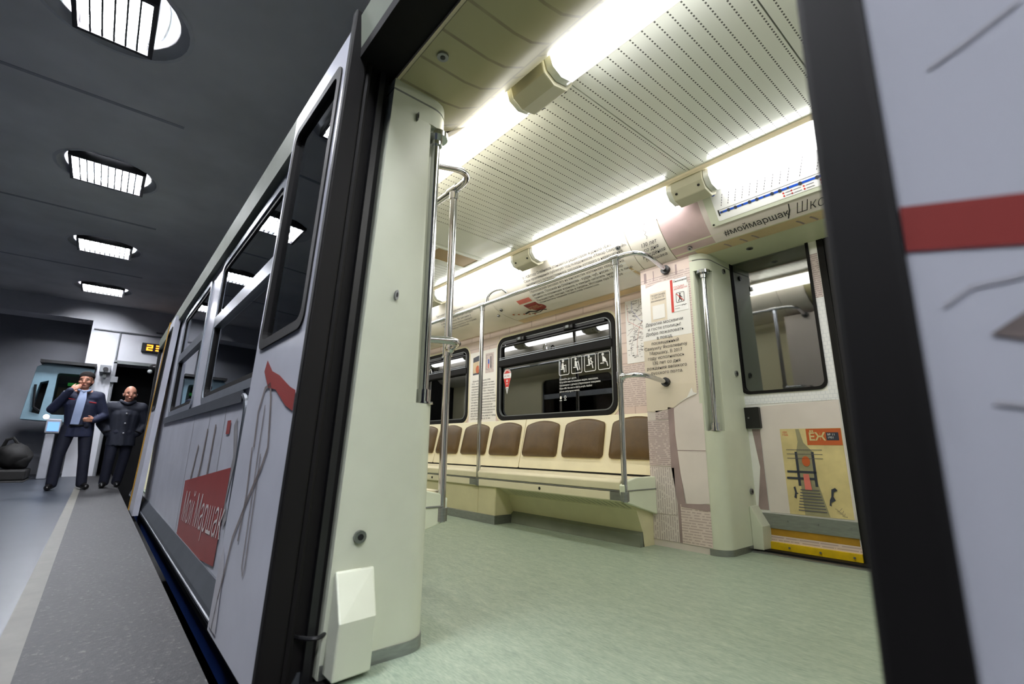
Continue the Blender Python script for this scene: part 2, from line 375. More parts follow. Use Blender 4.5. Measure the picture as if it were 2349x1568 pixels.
# ceiling with round coffer holes
LX = [-4.10, -6.93, -9.75, -12.55, -1.27, 1.56, 4.4]; LY = -.36; CR = .46
holes = [circle(x, LY, CR, 32) for x in LX]
cl = obj('ceiling_station', G().plate(rect(XE-.02, 8, -8, 4.9), holes, lambda a, bb, d: (a, bb, ZC+d), .12), m_hallceil)
tag(cl, 'dull grey hall ceiling with round lamp coffers', 'ceiling', kind='structure')
for x in (-5.35, -8.4, -11.2):
    obj('joint_strip', G().box(x-.02, x+.02, -8, .2, ZC-.006, ZC+.01), m_hallwalld, cl)
def luminaire(x, ntube, wy, label):
    t = thing('coffer_lamp', label, 'ceiling lamp', (x, LY, ZC), 'round coffer lamps over the platform')
    dome = [[(x+r*math.cos(2*PI*k/32), LY+r*math.sin(2*PI*k/32), z) for k in range(32)] for r, z in ((CR+.025, ZC-.004), (CR-.005, ZC-.006), (CR-.03, ZC+.03), (CR*.86, ZC+.05), (CR*.80, ZC+.10), (CR*.5, ZC+.16), (.02, ZC+.18))]
    obj('coffer', G().loft(dome, True, False), m_coffer, t, True)
    hx = .29
    fr = G().plate(rect(x-hx-.03, x+hx+.03, LY-wy/2-.03, LY+wy/2+.03), [rect(x-hx, x+hx, LY-wy/2, LY+wy/2)], lambda a, bb, d: (a, bb, ZC-.05+d), .094)
    obj('frame', fr, m_blackp, t)
    obj('back_plate', G().box(x-hx, x+hx, LY-wy/2, LY+wy/2, ZC+.05, ZC+.06), m_blackp, t)
    for k in range(ntube):
        y = LY-wy/2+wy*(k+.5)/ntube; r = wy/ntube*.33
        obj('tube', G().tube([(x-hx+.01, y, ZC-.01), (x-hx+.03, y, ZC-.01), (x+hx-.03, y, ZC-.01), (x+hx-.01, y, ZC-.01)], [r*.6, r, r, r*.6], 10), m_tubes[(k*2+ntube) % 3 if ntube > 6 else (1, 1, 0, 0, 2, 0)[k]], t, True)
        if k: obj('louvre', G().box(x-hx, x+hx, y-wy/ntube/2-.006, y-wy/ntube/2+.006, ZC-.045, ZC-.005), m_blackp, t)
    return t
luminaire(LX[0], 6, .42, 'nearest coffer lamp with six tubes, at the top left corner')
luminaire(LX[1], 10, .62, 'second coffer lamp from the camera, with blue glow')
luminaire(LX[2], 10, .62, 'third coffer lamp from the camera, above the platform')
luminaire(LX[3], 10, .62, 'farthest coffer lamp, close to the end wall')
for x, lb in zip(LX[4:], ('overhead behind the open door', 'behind the camera', 'at the near end of the platform')):
    luminaire(x, 10, .62, 'coffer lamp ' + lb)
# end wall: white pier with portal, recessed bay on the left with its shade painted as darker grey, beam
ew = obj('wall_end', G().plate([(-.46, ZP), (.06, ZP), (.06, 2.38), (4.9, 2.38), (4.9, ZC), (-.46, ZC)], [], lambda a, bb, d: (XE-d, a, bb), .6), m_hallwall)
tag(ew, 'white end wall with a dark tunnel portal', 'wall', kind='structure')
obj('beam', G().box(XE-.6, XE, -8, -.46, 3.29, ZC), m_hallwall, ew)
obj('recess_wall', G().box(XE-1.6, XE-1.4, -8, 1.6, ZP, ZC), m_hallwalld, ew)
obj('portal_back', G().box(XE-1.3, XE-1.2, .0, 4.9, -1.5, 3.0), m_dark, ew)  # near-black plane stands in for the darkness of the tunnel
obj('portal_lintel', G().box(XE-.02, XE+.05, .03, 2.0, 2.37, 2.44), m_grey, ew)
obj('portal_edge', G().box(XE-.02, XE+.05, .03, .09, ZP, 2.4), m_pipe, ew)
for z, y0, y1 in ((3.10, -.42, 1.6), (3.19, .7, 1.6)):
    obj('conduit', G().tube([(XE+.03, y0, z), (XE+.03, y1, z)], .016, 8), m_pipe, ew, True)
obj('conduit', G().tube([(XE+.03, .05, 3.10), (XE+.03, .05, 2.45)], .016, 8), m_pipe, ew, True)
# LED clock
t = thing('led_clock', 'black wall clock with glowing orange digits above the portal', 'clock', (XE, .7, 2.8))
obj('case', G().box(XE, XE+.09, .47, 1.10, 2.70, 2.91), m_blackp, t, bevel=.008)
SEG = {'2': 'abged', '3': 'abgcd'}
for ch, y0 in (('2', .56), ('3', .735)):
    z0, hh, ww, th = 2.735, .14, .12, .028; gg = G()
    for q in SEG[ch]:
        a = {'a': (0, ww, hh-th, hh), 'd': (0, ww, 0, th), 'g': (0, ww, hh/2-th/2, hh/2+th/2), 'b': (ww-th, ww, hh/2, hh), 'c': (ww-th, ww, 0, hh/2), 'e': (0, th, 0, hh/2), 'f': (0, th, hh/2, hh)}[q]
        gg.box(XE+.09, XE+.098, y0+a[0], y0+a[1], z0+a[2], z0+a[3])
    obj('digit', gg, m_led, t)
# wall devices
t = thing('wall_camera', 'small grey camera box on the white pier beside the portal', 'camera', (XE, -.1, 2.2))
obj('housing', G().box(XE, XE+.22, -.19, .0, 2.13, 2.29), m_pipe, t, bevel=.01)
obj('bracket', G().box(XE, XE+.05, -.12, -.06, 2.02, 2.13), m_grey, t)
obj('lens', G().tube([(XE+.22, -.09, 2.2), (XE+.24, -.09, 2.2)], .045, 14), m_blackp, t, True)
t = thing('junction_box', 'pale junction box low on the portal edge', 'box', (XE+.05, .06, 1.95))
obj('case', G().box(XE+.05, XE+.13, .02, .15, 1.93, 2.06), m_pipe, t, bevel=.01)
obj('cable', G().tube([(XE+.08, .08, 1.93), (XE+.07, .08, 1.6), (XE+.07, .07, ZP)], .012, 8), m_pipe, t, True)
t = thing('portal_lamp', 'round dark lamp hanging under the portal lintel', 'lamp', (XE+.1, .75, 2.3))
obj('shade', G().sphere((XE+.14, .80, 2.34), .14, 16, 8, (1, 1, .6)), m_blackp, t, True)
obj('bulb', G().sphere((XE+.16, .70, 2.24), .05, 12, 8), m_coffer, t, True)
# booth window with light blue frame
bt = thing('booth_window', 'light blue framed booth window with dark glass behind the two men', 'window', (XE+.1, -.75, 1.6))
sk = lambda a, bb, d=0: (XE+.35-d, a, bb)
obj('frame', G().plate([(-1.24, 1.05), (-.33, 1.0), (-.26, 2.16), (-1.02, 2.22), (-1.16, 2.12)], [rrect(-.83, -.36, 1.16, 2.02, .05), [(-1.13, 1.2), (-.98, 1.16), (-.94, 1.85), (-1.06, 1.80)]], sk, .5), m_lblue, bt, bevel=.006)
obj('cornice', G().box(XE-.1, XE+.5, -1.12, -.24, 2.2, 2.26), m_blackp, bt)
obj('pane', G().plate(rrect(-.83, -.36, 1.16, 2.02, .05), [], lambda a, bb, d=0: (XE+.28-d, a, bb), .01), m_glassin, bt)
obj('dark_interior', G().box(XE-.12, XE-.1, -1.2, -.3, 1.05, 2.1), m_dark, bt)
obj('ochre_panel', G().box(XE-.05, XE+.02, -.80, -.62, 1.52, 1.75), m_booth_ochre, bt)
obj('green_display', G().box(XE-.05, XE+.03, -.66, -.46, 1.80, 1.86), m_green, bt)
obj('wiper', G().tube([(XE+.38, -1.12, 1.75), (XE+.40, -1.08, 1.3), (XE+.38, -.98, 1.22)], .02, 8), m_blackp, bt, True)
# info post with lit screen
t = thing('info_post', 'white info post with glowing blue screen behind the man', 'kiosk', (XE+.6, -.78, ZP))
obj('post', G().box(XE+.55, XE+.75, -.80, -.66, ZP, .78), m_hallwalld, t, bevel=.02)
obj('head', G().box(XE+.52, XE+.78, -.82, -.60, .78, 1.06), m_hallwalld, t, bevel=.02)
obj('screen', G().box(XE+.78, XE+.785, -.79, -.62, .82, 1.0), m_screen, t)
obj('lamp', G().sphere((XE+.7, -.84, 1.1), .045, 12, 8), m_spot, t, True)
# covered trolley / lump by the wall
t = thing('covered_trolley', 'low dark covered trolley by the recess wall at the left edge', 'trolley', (XE+.7, -1.2, ZP))
gg = G().sphere((XE+.7, -1.17, .34), .27, 24, 14, (1.1, .95, .9)).sphere((XE+.75, -1.05, .26), .2, 20, 12, (1, .7, .9)).map(lambda p: Vector((p.x, p.y+.02*math.sin(p.z*23), max(p.z, .10)+.012*math.sin(p.y*31+p.x*17)))); obj('cover', gg, m_tarp, t, True)
obj('strap', G().tube([(XE+.72, -1.34, .50), (XE+.76, -1.30, .64), (XE+.78, -1.22, .68), (XE+.75, -1.14, .56)], .03, 8), m_tarp, t, True)
obj('base', G().box(XE+.3, XE+1.2, -1.44, -.92, ZP+.01, .10), m_tarp, t, bevel=.03)
t = thing('dark_sack', 'small dark sack lying left of the covered trolley', 'sack', (XE+.7, -1.62, ZP))
obj('bag', G().sphere((XE+.7, -1.66, .10), .18, 16, 10, (1, 1.05, 1.05)), m_tarp, t, True)
obj('tied_neck', G().tube([(XE+.72, -1.66, .26), (XE+.73, -1.65, .34), (XE+.74, -1.62, .38)], [.05, .03, .045], 8), m_tarp, t, True)
tag(obj('dark_mat', G().box(XE+.2, XE+1.6, -2.0, -.9, ZP, ZP+.01), m_tarp), 'dark mat on the platform under the covered trolley', 'mat')

# ================================================================== TRAIN SHELL
X0, X1 = -8.7, 2.6
LEAN = .042
yb = lambda z: .50+.02*z          # outer skin, near side
tag(obj('floor', G().box(X0, X1, .56, 3.34, -.08, 0), m_floor), 'green marbled linoleum floor of the metro car', 'floor', kind='structure')
WIN = [(-3.93, -2.37), (-5.95, -4.43)]; DOORS = [(-1.42, -.11), (-8.30, -7.00)]
def skin(a, bb, d=0): return (a, yb(bb)+d, bb)
wh = [rrect(x0, x1, .90, 1.90, .07) for x0, x1 in WIN]
outline = [(X0, -.12), (DOORS[1][0], -.12), (DOORS[1][0], 1.95), (DOORS[1][1], 1.95), (DOORS[1][1], -.12), (-1.56, -.12), (-1.56, 1.98), (.04, 1.98), (.04, -.12), (X1, -.12), (X1, 2.10), (X0, 2.10)]
wn = obj('wall_near', G().plate(outline, wh, skin, .04), m_body)
tag(wn, 'white printed outer side of the metro car beside the platform', 'train side', kind='structure')
obj('cantrail', G().profx([(.50, 1.97), (.49, 2.10), (.54, 2.17), (.70, 2.24), (.70, 2.18), (.56, 2.08), (.54, 1.97)], X0, X1), m_cant, wn)
obj('roof', G().profx([(.68, 2.22), (1.0, 2.42), (1.5, 2.53), (1.935, 2.56), (2.4, 2.53), (2.9, 2.42), (3.25, 2.2), (3.37, 2.08), (3.33, 2.08), (3.2, 2.18), (2.88, 2.38), (2.4, 2.49), (1.935, 2.52), (1.5, 2.49), (1.02, 2.38), (.7, 2.18)], X0, X1), m_grey, wn)
obj('blue_skirt', G().profx([(.465, -.12), (.475, -.26), (.60, -.30), (.62, -.12)], X0, -1.42), m_bodyblue, wn)
obj('blue_skirt', G().profx([(.465, -.12), (.475, -.26), (.60, -.30), (.62, -.12)], -1.42, X1), m_bodyblue, wn)
obj('sill_bar', G().profx([(.455, -.14), (.445, -.10), (.455, -.06), (.492, .02), (.52, .02), (.52, -.14)], -8.7, -1.44), m_sill, wn)
obj('sill_rail', G().tube([(-8.6, .449, -.085), (-1.46, .449, -.085)], .007, 8), m_sill, wn, True)
obj('end_panel', G().profz([(X0-.05, .50), (X0, .50), (X0, 3.3), (X0-.05, 3.3)], -.4, 2.1), m_dark, wn)
# grey waist moulding that turns down behind the open leaf
path = [(-6.3, .84), (-2.62, .84)]+[(-2.62+.10*math.sin(PI/2*k/6), .74+.10*math.cos(PI/2*k/6)) for k in range(1, 7)]+[(-2.52, -.02)]
obj('waist_moulding', G().ribbon(path[:2], .062, lambda a, bb: skin(a, bb, -.012)).join(G().box(-6.3, -2.62, yb(.84)-.012, yb(.84)+.01, .815, .868)), m_sill, wn)
obj('moulding_turn', G().tube([skin(a, bb, -.002) for a, bb in path[1:]], .016, 8), m_sill, wn, True)
for x, y in ((-3.02, .0), (-3.5, .02), (-4.15, 0)):
    obj('panel_seam', G().ribbon([(x, .80), (x, -.06)], .012, lambda a, bb: skin(a, bb, -.001)), m_smudge, wn)
# printed red sheet with script
obj('red_print', G().sheet([(-4.06, .36), (-2.66, .50), (-2.72, .05), (-4.02, -.06)], lambda a, bb: skin(a, bb, -.004)), m_bodyred, wn)
lettering('Мой Маршак', .26, lambda a, bb: skin(a, bb, -.006), (-3.95, .115), m_bookw, wn, rot=.045, shear=.4, sx=.78, off=-.002)
obj('red_mark', G().sheet(rect(-2.92, -2.83, .66, .73), lambda a, bb: skin(a, bb, -.004)), m_bodyred, wn)
obj('grey_print', G().ribbon([(-2.72, .72), (-2.62, .55), (-2.70, .34), (-2.62, .25)], .07, lambda a, bb: skin(a, bb, -.003)), m_smudge, wn)
for a in ([(-3.5, .70), (-3.55, .45), (-3.6, .37)], [(-3.25, .72), (-3.27, .50), (-3.29, .36)], [(-3.75, .60), (-3.85, .38)]):
    obj('pen_print', G().ribbon(a, .04, lambda a, bb: skin(a, bb, -.003)), m_rope, wn)
# body windows on the near side
def body_window(n, x0, x1):
    t = thing('window_%d' % n, ('near side car window right behind the open door leaf', 'near side car window second from the open door leaf')[n-1], 'window', (x0, .52, .9), kind='structure')
    obj('frame', G().plate(rrect(x0-.03, x1+.03, .87, 1.93, .09), [rrect(x0+.012, x1-.012, .915, 1.885, .06)], lambda a, bb, d=0: skin(a, bb, d-.012), .05), m_alu, t)
    obj('gasket', G().plate(rrect(x0+.012, x1-.012, .915, 1.885, .06), [rrect(x0+.04, x1-.04, .945, 1.855, .05)], lambda a, bb, d=0: skin(a, bb, d-.004), .03), m_black, t)
    obj('sash_bar', G().box(x0+.02, x1-.02, yb(1.45)-.012, yb(1.45)+.03, 1.42, 1.50), m_alu, t)
    obj('lower_pane', G().plate(rect(x0+.03, x1-.03, .93, 1.43), [], lambda a, bb, d=0: skin(a, bb, d+.012), .006), m_glassin, t)
    obj('upper_pane', G().plate(rect(x0+.03, x1-.03, 1.49, 1.87), [], lambda a, bb, d=0: skin(a, bb, d+.004), .006), m_glassin, t)
for i, (a, bb) in enumerate(WIN): body_window(i+1, a, bb)
# inner lining near side
lin_out = [(X0, 0), (DOORS[1][0], 0), (DOORS[1][0], 1.92), (DOORS[1][1], 1.92), (DOORS[1][1], 0), (-1.54, 0), (-1.54, 1.98), (.02, 1.98), (.02, 0), (X1, 0), (X1, 2.2), (X0, 2.2)]
tag(obj('wall_lining', G().plate(lin_out, [rrect(x0, x1, .875, 1.745, .10) for x0, x1 in WIN], planeY(.57), .03), m_wallc), 'cream inner wall lining of the near side with windows', 'wall', kind='structure')

# door leaves -------------------------------------------------------
yl = lambda z: .388+LEAN*z
def leafskin(a, bb, d=0): return (a, yl(bb)+d, bb)
def open_leaf(name, xa, xb, edge, label, top=2.12):
    # body of the leaf; edge=+1: black rubber on the right end, -1: on the left end
    t = thing(name, label, 'door', (xa, .42, 0), kind='structure')
    lo, hi = (xa, xb-.03) if edge > 0 else (xa+.045, xb)
    wx0, wx1 = (lo+.055, hi-.05) if edge > 0 else (lo+.10, hi-.06)
    hole = rrect(wx0, wx1, .975, 1.93, .05)
    obj('panel', G().plate(rect(lo, hi, -.02, 2.05), [hole], leafskin, .05), m_body, t)
    obj('gasket', G().plate(rrect(wx0-.012, wx1+.012, .963, 1.942, .05), [rrect(wx0+.022, wx1-.022, .997, 1.908, .04)], lambda a, bb, d=0: leafskin(a, bb, d-.006), .03), m_black, t)
    obj('pane', G().plate(rect(wx0, wx1, .975, 1.93), [], lambda a, bb, d=0: leafskin(a, bb, d+.012), .006), m_glassleaf, t)
    xr0, xr1 = (xb-.034, xb) if edge > 0 else (xa, xa+.048)
    obj('rubber_edge', G().plate(rect(xr0, xr1, -.06, top), [], lambda a, bb, d=0: leafskin(a, bb, d-.004), .062), m_black, t, bevel=.006)
    xs = xr1-.012 if edge > 0 else xr0+.012
    obj('rubber_lip', G().tube([leafskin(xs, z, .068) for z in (-.1, .6, 1.3, 1.95)], .012, 8), m_black, t, True)
    return t
dl = open_leaf('door_1', -2.07, -1.42, 1, 'open left door leaf with tall window slid along the car side')
obj('red_ribbon', G().sheet([(-1.87, .865), (-1.85, .905), (-1.76, .855), (-1.66, .83), (-1.52, .78), (-1.46, .765), (-1.46, .705), (-1.54, .725), (-1.68, .785), (-1.78, .80)], lambda a, bb: leafskin(a, bb, -.003)), m_bodyred, dl)
ls = lambda a, bb: leafskin(a, bb, -.003)
obj('rope_print', G().ribbon([(-1.84, .60), (-1.86, .72), (-1.82, .80), (-1.76, .81), (-1.72, .76), (-1.68, .66), (-1.66, .60), (-1.70, .54), (-1.80, .44), (-1.92, .30), (-1.98, .1), (-2.0, 0)], .015, ls), m_rope, dl)
obj('rope_print', G().ribbon([(-1.78, .74), (-1.77, .6), (-1.755, .45), (-1.735, .24), (-1.71, .22), (-1.70, .25), (-1.715, .40), (-1.735, .58)], .009, ls), m_rope, dl)
obj('rope_print', G().ribbon([(-1.86, .60), (-1.83, .45), (-1.84, .30)], .014, ls), m_rope, dl)
obj('grey_print', G().sheet([(-2.05, .2), (-2.02, .26), (-1.97, .2), (-1.95, .1), (-1.93, 0), (-2.05, 0)], ls), m_faint, dl)
ls = lambda a, bb: leafskin(a, bb, -.0007)
dr = open_leaf('door_2', -.107, .60, -1, 'open right door leaf close to the camera with red printed band')
obj('red_band', G().sheet([(-.059, .784), (.62, .622), (.62, .590), (-.059, .749)], ls), m_bodyred, dr)
obj('brown_print', G().sheet([(-.026, .682), (.0, .700), (.05, .722), (.12, .73), (.12, .70), (.04, .68), (.0, .672)], ls), m_rope, dr)
for a, wd in (([(-.03, .885), (-.01, .892), (.02, .905)], .003), ([(-.045, .705), (-.03, .715), (-.01, .716), (.03, .73)], .0022), ([(-.03, .64), (.0, .634), (.05, .64)], .003)):
    obj('smudge_print', G().ribbon(a, wd, ls), m_faint, dr)
# second door of the car further along: leaf pushed open, yellow edge
t = thing('door_3', 'far open door leaf with yellow edge further along the train', 'door', (-7.0, .45, 0), kind='structure')
obj('panel', G().plate(rect(-7.0, -6.40, -.12, 2.02), [rrect(-6.93, -6.48, .98, 1.9, .05)], leafskin, .05), m_body, t)
obj('gasket', G().plate(rrect(-6.94, -6.47, .97, 1.91, .05), [rrect(-6.9, -6.51, 1.0, 1.88, .04)], lambda a, bb, d=0: leafskin(a, bb, d-.006), .03), m_black, t)
obj('pane', G().plate(rect(-6.93, -6.48, .98, 1.9), [], lambda a, bb, d=0: leafskin(a, bb, d+.012), .006), m_glassleaf, t)
obj('yellow_edge', G().plate(rect(-7.03, -6.985, -.12, 2.05), [], lambda a, bb, d=0: leafskin(a, bb, d-.01), .07), m_yeld, t)
obj('rubber_edge', G().plate(rect(-7.07, -7.02, -.12, 2.05), [], lambda a, bb, d=0: leafskin(a, bb, d-.002), .06), m_black, t)

# near doorway frame: dark pocket edges, lintel, threshold
fr = obj('trim_1', G().box(-1.50, .1, .50, .640, 1.93, 2.06), m_black)
tag(fr, 'black door lintel above the open doorway', 'door frame', kind='structure')
obj('lintel_lip', G().box(-1.50, .1, .636, .652, 1.918, 1.96), m_beige, fr)
def jamb(xa, xb, label, name):
    t = obj(name, G().plate(rect(xa, xb, -.1, 1.96), [], lambda a, bb, d=0: (a, .452+LEAN*bb+d, bb), .09), m_black)
    tag(t, label, 'door frame', kind='structure')
    return t
j = jamb(-1.56, -1.445, 'black jamb in the gap beside the left pillar', 'trim_2')
obj('roller_ring', G().tube([(-1.445+.05*math.sin(PI*k/8), .475+.09*k/8, .11) for k in range(9)], .006, 8), m_blackp, j, True)
obj('rubber_strip', G().plate(rect(-1.445, -1.425, -.05, 1.95), [], lambda a, bb, d=0: (a, .50+LEAN*bb+d, bb), .02), m_blackp, j)
jamb(-.085, .02, 'black jamb behind the right door leaf', 'trim_3')
th = obj('trim_4', G().box(-1.42, -.11, .44, .57, -.09, -.004), m_black); tag(th, 'dark threshold plate in the open doorway', 'threshold', kind='structure')

# pillars ------------------------------------------------------------
# plan outline of a pillar on the far side, left of the far door (X, Y)
def arc(cx, cy, r, a0, a1, n=6): return [(cx+r*math.cos(a0+(a1-a0)*k/n), cy+r*math.sin(a0+(a1-a0)*k/n)) for k in range(n+1)]
FP = 2.85
full = [(-1.90, 3.24), (-1.90, FP), (-1.50, FP)]+arc(-1.50, FP+.09, .09, -PI/2, 0, 7)[1:]+[(-1.41, 3.27)]
full2 = [(-1.50, 3.24), (-1.50, FP), (-1.48, FP)]+arc(-1.50, FP+.09, .09, -PI/2, 0, 7)[2:]+[(-1.41, 3.27), (-1.45, 3.27)]
plain_r = [(-1.52, 3.27), (-1.52, FP), (-1.497, FP)]+arc(-1.50, FP+.09, .09, -PI/2, 0, 8)[1:]+[(-1.41, 3.27)]
notch_r = [(-1.52, 3.27), (-1.52, FP), (-1.497, FP), (-1.492, FP+.008), (-1.492, FP+.06), (-1.475, FP+.085), (-1.44, FP+.095), (-1.414, FP+.093), (-1.41, FP+.105), (-1.41, 3.27)]
def lean_far(p, far):
    wgt = min(1, max(0, (p.y-2.98)/.2)); k = (p.y-.03*p.z*wgt+.02*wgt) if far else (p.y-.05*p.z*wgt-.075*wgt)
    return Vector((p.x, k, p.z))
def pillar(far, label, name='door_pillar'):
    dz, d0 = (0, 0) if far else (.035, .03)
    g = G().profz(plain_r, 0, .72+d0).profz(notch_r, .72+d0, 1.765+dz).profz(plain_r, 1.765+dz, 1.835+dz)
    t_ = G().loft([[(-1.41, 3.15, .265), (-1.41, 3.29, .265), (-1.40, 3.29, .265), (-1.40, 3.15, .265)], [(-1.41, 3.15, .15), (-1.41, 3.29, .15), (-1.335, 3.29, .15), (-1.345, 3.16, .15)], [(-1.41, 3.15, .012), (-1.41, 3.29, .012), (-1.34, 3.29, .012), (-1.35, 3.16, .012)]])
    cap = G().profz(plain_r, 1.843+dz, 1.882+dz); trim = G().profz([(x-.0, y-.004 if y < 3 else y) if x < -1.48 else (x+.004, y-.002) for x, y in plain_r], 0, .035)
    gap = G().profz([(x, y+.003) if y < 3 else (x, y) for x, y in plain_r], 1.835+dz, 1.843+dz)
    bolts = []
    for z, y in ((1.80, 3.12), (1.10, 3.16), (.35, 3.20)):
        bolts.append((G().tube([(-1.412, y, z), (-1.399, y, z)], .018, 16), G().tube([(-1.400, y, z), (-1.3975, y, z)], .009, 10)))
    bar = G().tube([(-1.452, FP+.045, .735+d0), (-1.452, FP+.045, 1.755+dz)], .0165, 14)
    fl = [G().tube([(-1.452, FP+.045, z0), (-1.452, FP+.045, z1)], r, 20) for z0, z1, r in ((1.745+dz, 1.765+dz, .045), (1.715+dz, 1.745+dz, .024), (.722+d0, .728+d0, .035), (.728+d0, .77+d0, .026))]
    parts = [g, t_, cap, trim, gap, bar]+fl+[q for bb in bolts for q in bb]
    for q in parts:
        if q is t_ and not far: q.map(lambda p: Vector((p.x, p.y-.03, p.z)))
        q.map(lambda p: lean_far(p, far))
        if not far:
            q.mirror_y()
    p = obj(name, g, m_col, None, True, angle=30); tag(p, label, 'pillar', kind='structure')
    obj('roller_cover', t_, m_col, p, bevel=.008); obj('cap', cap, m_col, p, True, angle=30); obj('base_trim', trim, m_brush, p, True, angle=30); obj('joint', gap, m_gap, p)
    for a, bb in bolts:
        bo = obj('bolt', a, m_bolt, p, True); obj('bolt_socket', bb, m_blackp, bo)
    h = thing('grab_bar', 'vertical chrome grab bar in the recess of the %s' % ('far pillar beside the closed door' if far else 'near pillar beside the open doorway'), 'grab bar', (-1.45, FP if far else 2*YC-FP, .73), 'pillar grab bars')
    obj('rod', bar, m_steel, h, True)
    for q in fl: obj('flange', q, m_steel, h, True)
    return p
pf = pillar(True, 'far cream pillar with recessed grab bar left of the closed door')
pn = pillar(False, 'near cream pillar with wedge foot left of the open doorway')
# pillars on the right of both doorways (hidden from here, seen from the side)
for src, lab in ((pf, 'far cream pillar right of the closed door'), (pn, 'near cream pillar right of the open doorway')):
    me = src.data.copy(); me.transform(Matrix.Translation((-1.53, 0, 0)) @ Matrix.Scale(-1, 4, (1, 0, 0))); me.flip_normals()
    o = bpy.data.objects.new('door_pillar', me); C.objects.link(o); tag(o, lab, 'pillar', kind='structure')
# printed partition beside the far pillar
pp = obj('partition', G().box(-1.905, -1.497, FP+.003, 3.14, 0, 1.845).box(-1.905, -1.497, FP+.003, FP+.03, 1.845, 1.884), m_bookw); tag(pp, 'printed partition panel between bench and far pillar', 'partition', kind='structure')
obj('partition', G().box(-1.905, -1.497, 2*YC-3.18, 2*YC-FP-.003, 0, 1.845), m_bookw); tag(bpy.data.objects['partition.001'], 'printed partition panel between near bench and near pillar', 'partition', kind='structure')
F1 = lambda a, bb: (a, FP+.0015, bb); F2 = lambda a, bb: (a, FP, bb); F3 = lambda a, bb: (a, FP-.0015, bb); F4 = lambda a, bb: (a, FP-.003, bb)
def dec(name, poly, fn, mat, parent): return obj(name, G().sheet(poly, fn), mat, parent)
dec('print_sheet', rect(-1.905, -1.50, 1.801, 1.884), F1, m_wallprint, pp)
for x, wd in ((-1.875, .018), (-1.80, .006), (-1.625, .012)): dec('print_stripe', rect(x, x+wd, 1.775, 1.85), F2, m_bookd, pp)
dec('print_sheet', rect(-1.905, -1.497, .98, 1.80), F1, m_page3, pp)
dec('tan_sheet', [(-1.905, .86), (-1.83, .85), (-1.70, .875), (-1.60, .93), (-1.565, .965), (-1.53, .955), (-1.535, 1.70), (-1.64, 1.72), (-1.64, 1.75), (-1.76, 1.755), (-1.865, 1.735), (-1.865, 1.765), (-1.905, 1.77)], F2, m_paper, pp)
dec('white_sheet', [(-1.905, 1.35), (-1.535, 1.35), (-1.535, 1.70), (-1.64, 1.72), (-1.64, 1.75), (-1.76, 1.755), (-1.865, 1.735), (-1.865, 1.765), (-1.905, 1.77)], lambda a, bb: (a, FP-.0007, bb), m_paperw, pp)
dec('curled_corner', [(-1.70, .885), (-1.60, .935), (-1.565, .995), (-1.555, .965), (-1.53, .955), (-1.60, .93)], F3, m_paperw, pp)
dec('printed_page', rect(-1.905, -1.745, .50, .795), F2, m_page1, pp)
dec('printed_page', rect(-1.905, -1.725, .20, .49), F2, m_page2, pp)
dec('printed_page', rect(-1.905, -1.715, .04, .195), F2, m_page2, pp)
dec('printed_page', rect(-1.84, -1.745, .80, .86), F2, m_page1, pp)
dec('print_shadow', [(-1.745, .88), (-1.70, .87), (-1.685, .5), (-1.66, .27), (-1.715, .27), (-1.745, .5)], F2, m_bookd, pp)
dec('print_shadow', rect(-1.715, -1.695, .04, .27), F2, m_bookd, pp)
dec('open_book', [(-1.70, .86), (-1.66, .895), (-1.50, .89), (-1.50, .29), (-1.65, .27), (-1.68, .45), (-1.70, .7)], F3, m_bookw, pp)
dec('book_fold', rect(-1.695, -1.50, .598, .602), F4, m_bookd, pp)
dec('open_book', [(-1.695, .27), (-1.50, .255), (-1.50, .04), (-1.695, .04)], F3, m_page3, pp)
dec('print_shadow', [(-1.69, .275), (-1.50, .285), (-1.50, .245), (-1.69, .255)], F4, m_bookd, pp)
lettering('Дорогие москвичи\nи гости столицы!\nДобро пожаловать\nв поезд,\nпосвященный\nСамуилу Яковлевичу\nМаршаку. В 2017\nгоду исполнилось\n130 лет со дня\nрождения великого\nрусского поэта.', .0315, F4, (-1.735, 1.452), m_ink, pp, align='CENTER', line=1.10)
dec('tan_plate', rect(-1.832, -1.705, 1.475, 1.685), F3, m_paper, pp)
dec('blank_square', rect(-1.816, -1.720, 1.492, 1.592), F4, m_paperw, pp)
lettering('ПОДРОБНЕЕ\nО ПРОЕКТЕ\n#моймаршак', .018, F4, (-1.768, 1.660), m_inkg, pp, align='CENTER', line=1.1)
# warning sticker on the partition
ws = thing('warning_sticker', 'white warning sticker with red side bar on the far partition', 'sticker', (-1.62, FP, 1.6))
obj('backing', G().box(-1.668, -1.545, FP-.0028, FP-.001, 1.515, 1.745), m_white, ws)
obj('red_bar', G().box(-1.668, -1.650, FP-.0040, FP-.0028, 1.515, 1.745), m_red, ws)
FW = lambda a, bb: (a, FP-.0042, bb)
lettering('Внимание!', .020, FW, (-1.643, 1.722), m_ink, ws)
lettering('ПОСАДКА\nЗАПРЕЩЕНА!', .0155, FW, (-1.643, 1.682), m_red, ws, line=.95)
obj('pictogram_frame', G().plate(rrect(-1.630, -1.568, 1.575, 1.645, .008), [rrect(-1.627, -1.571, 1.578, 1.642, .007)], lambda a, bb, d=0: (a, FP-.0042+d, bb), .001), m_inkg, ws)
obj('pictogram', G().sheet(circle(-1.600, 1.632, .006, 12), FW).ribbon([(-1.600, 1.624), (-1.602, 1.604)], .012, FW).ribbon([(-1.602, 1.606), (-1.612, 1.582)], .006, FW).ribbon([(-1.600, 1.606), (-1.590, 1.582)], .006, FW).ribbon([(-1.600, 1.62), (-1.584, 1.606)], .005, FW), m_ink, ws)
obj('red_slash', G().ribbon([(-1.628, 1.640), (-1.575, 1.582)], .005, lambda a, bb: (a, FP-.0050, bb)), m_red, ws)
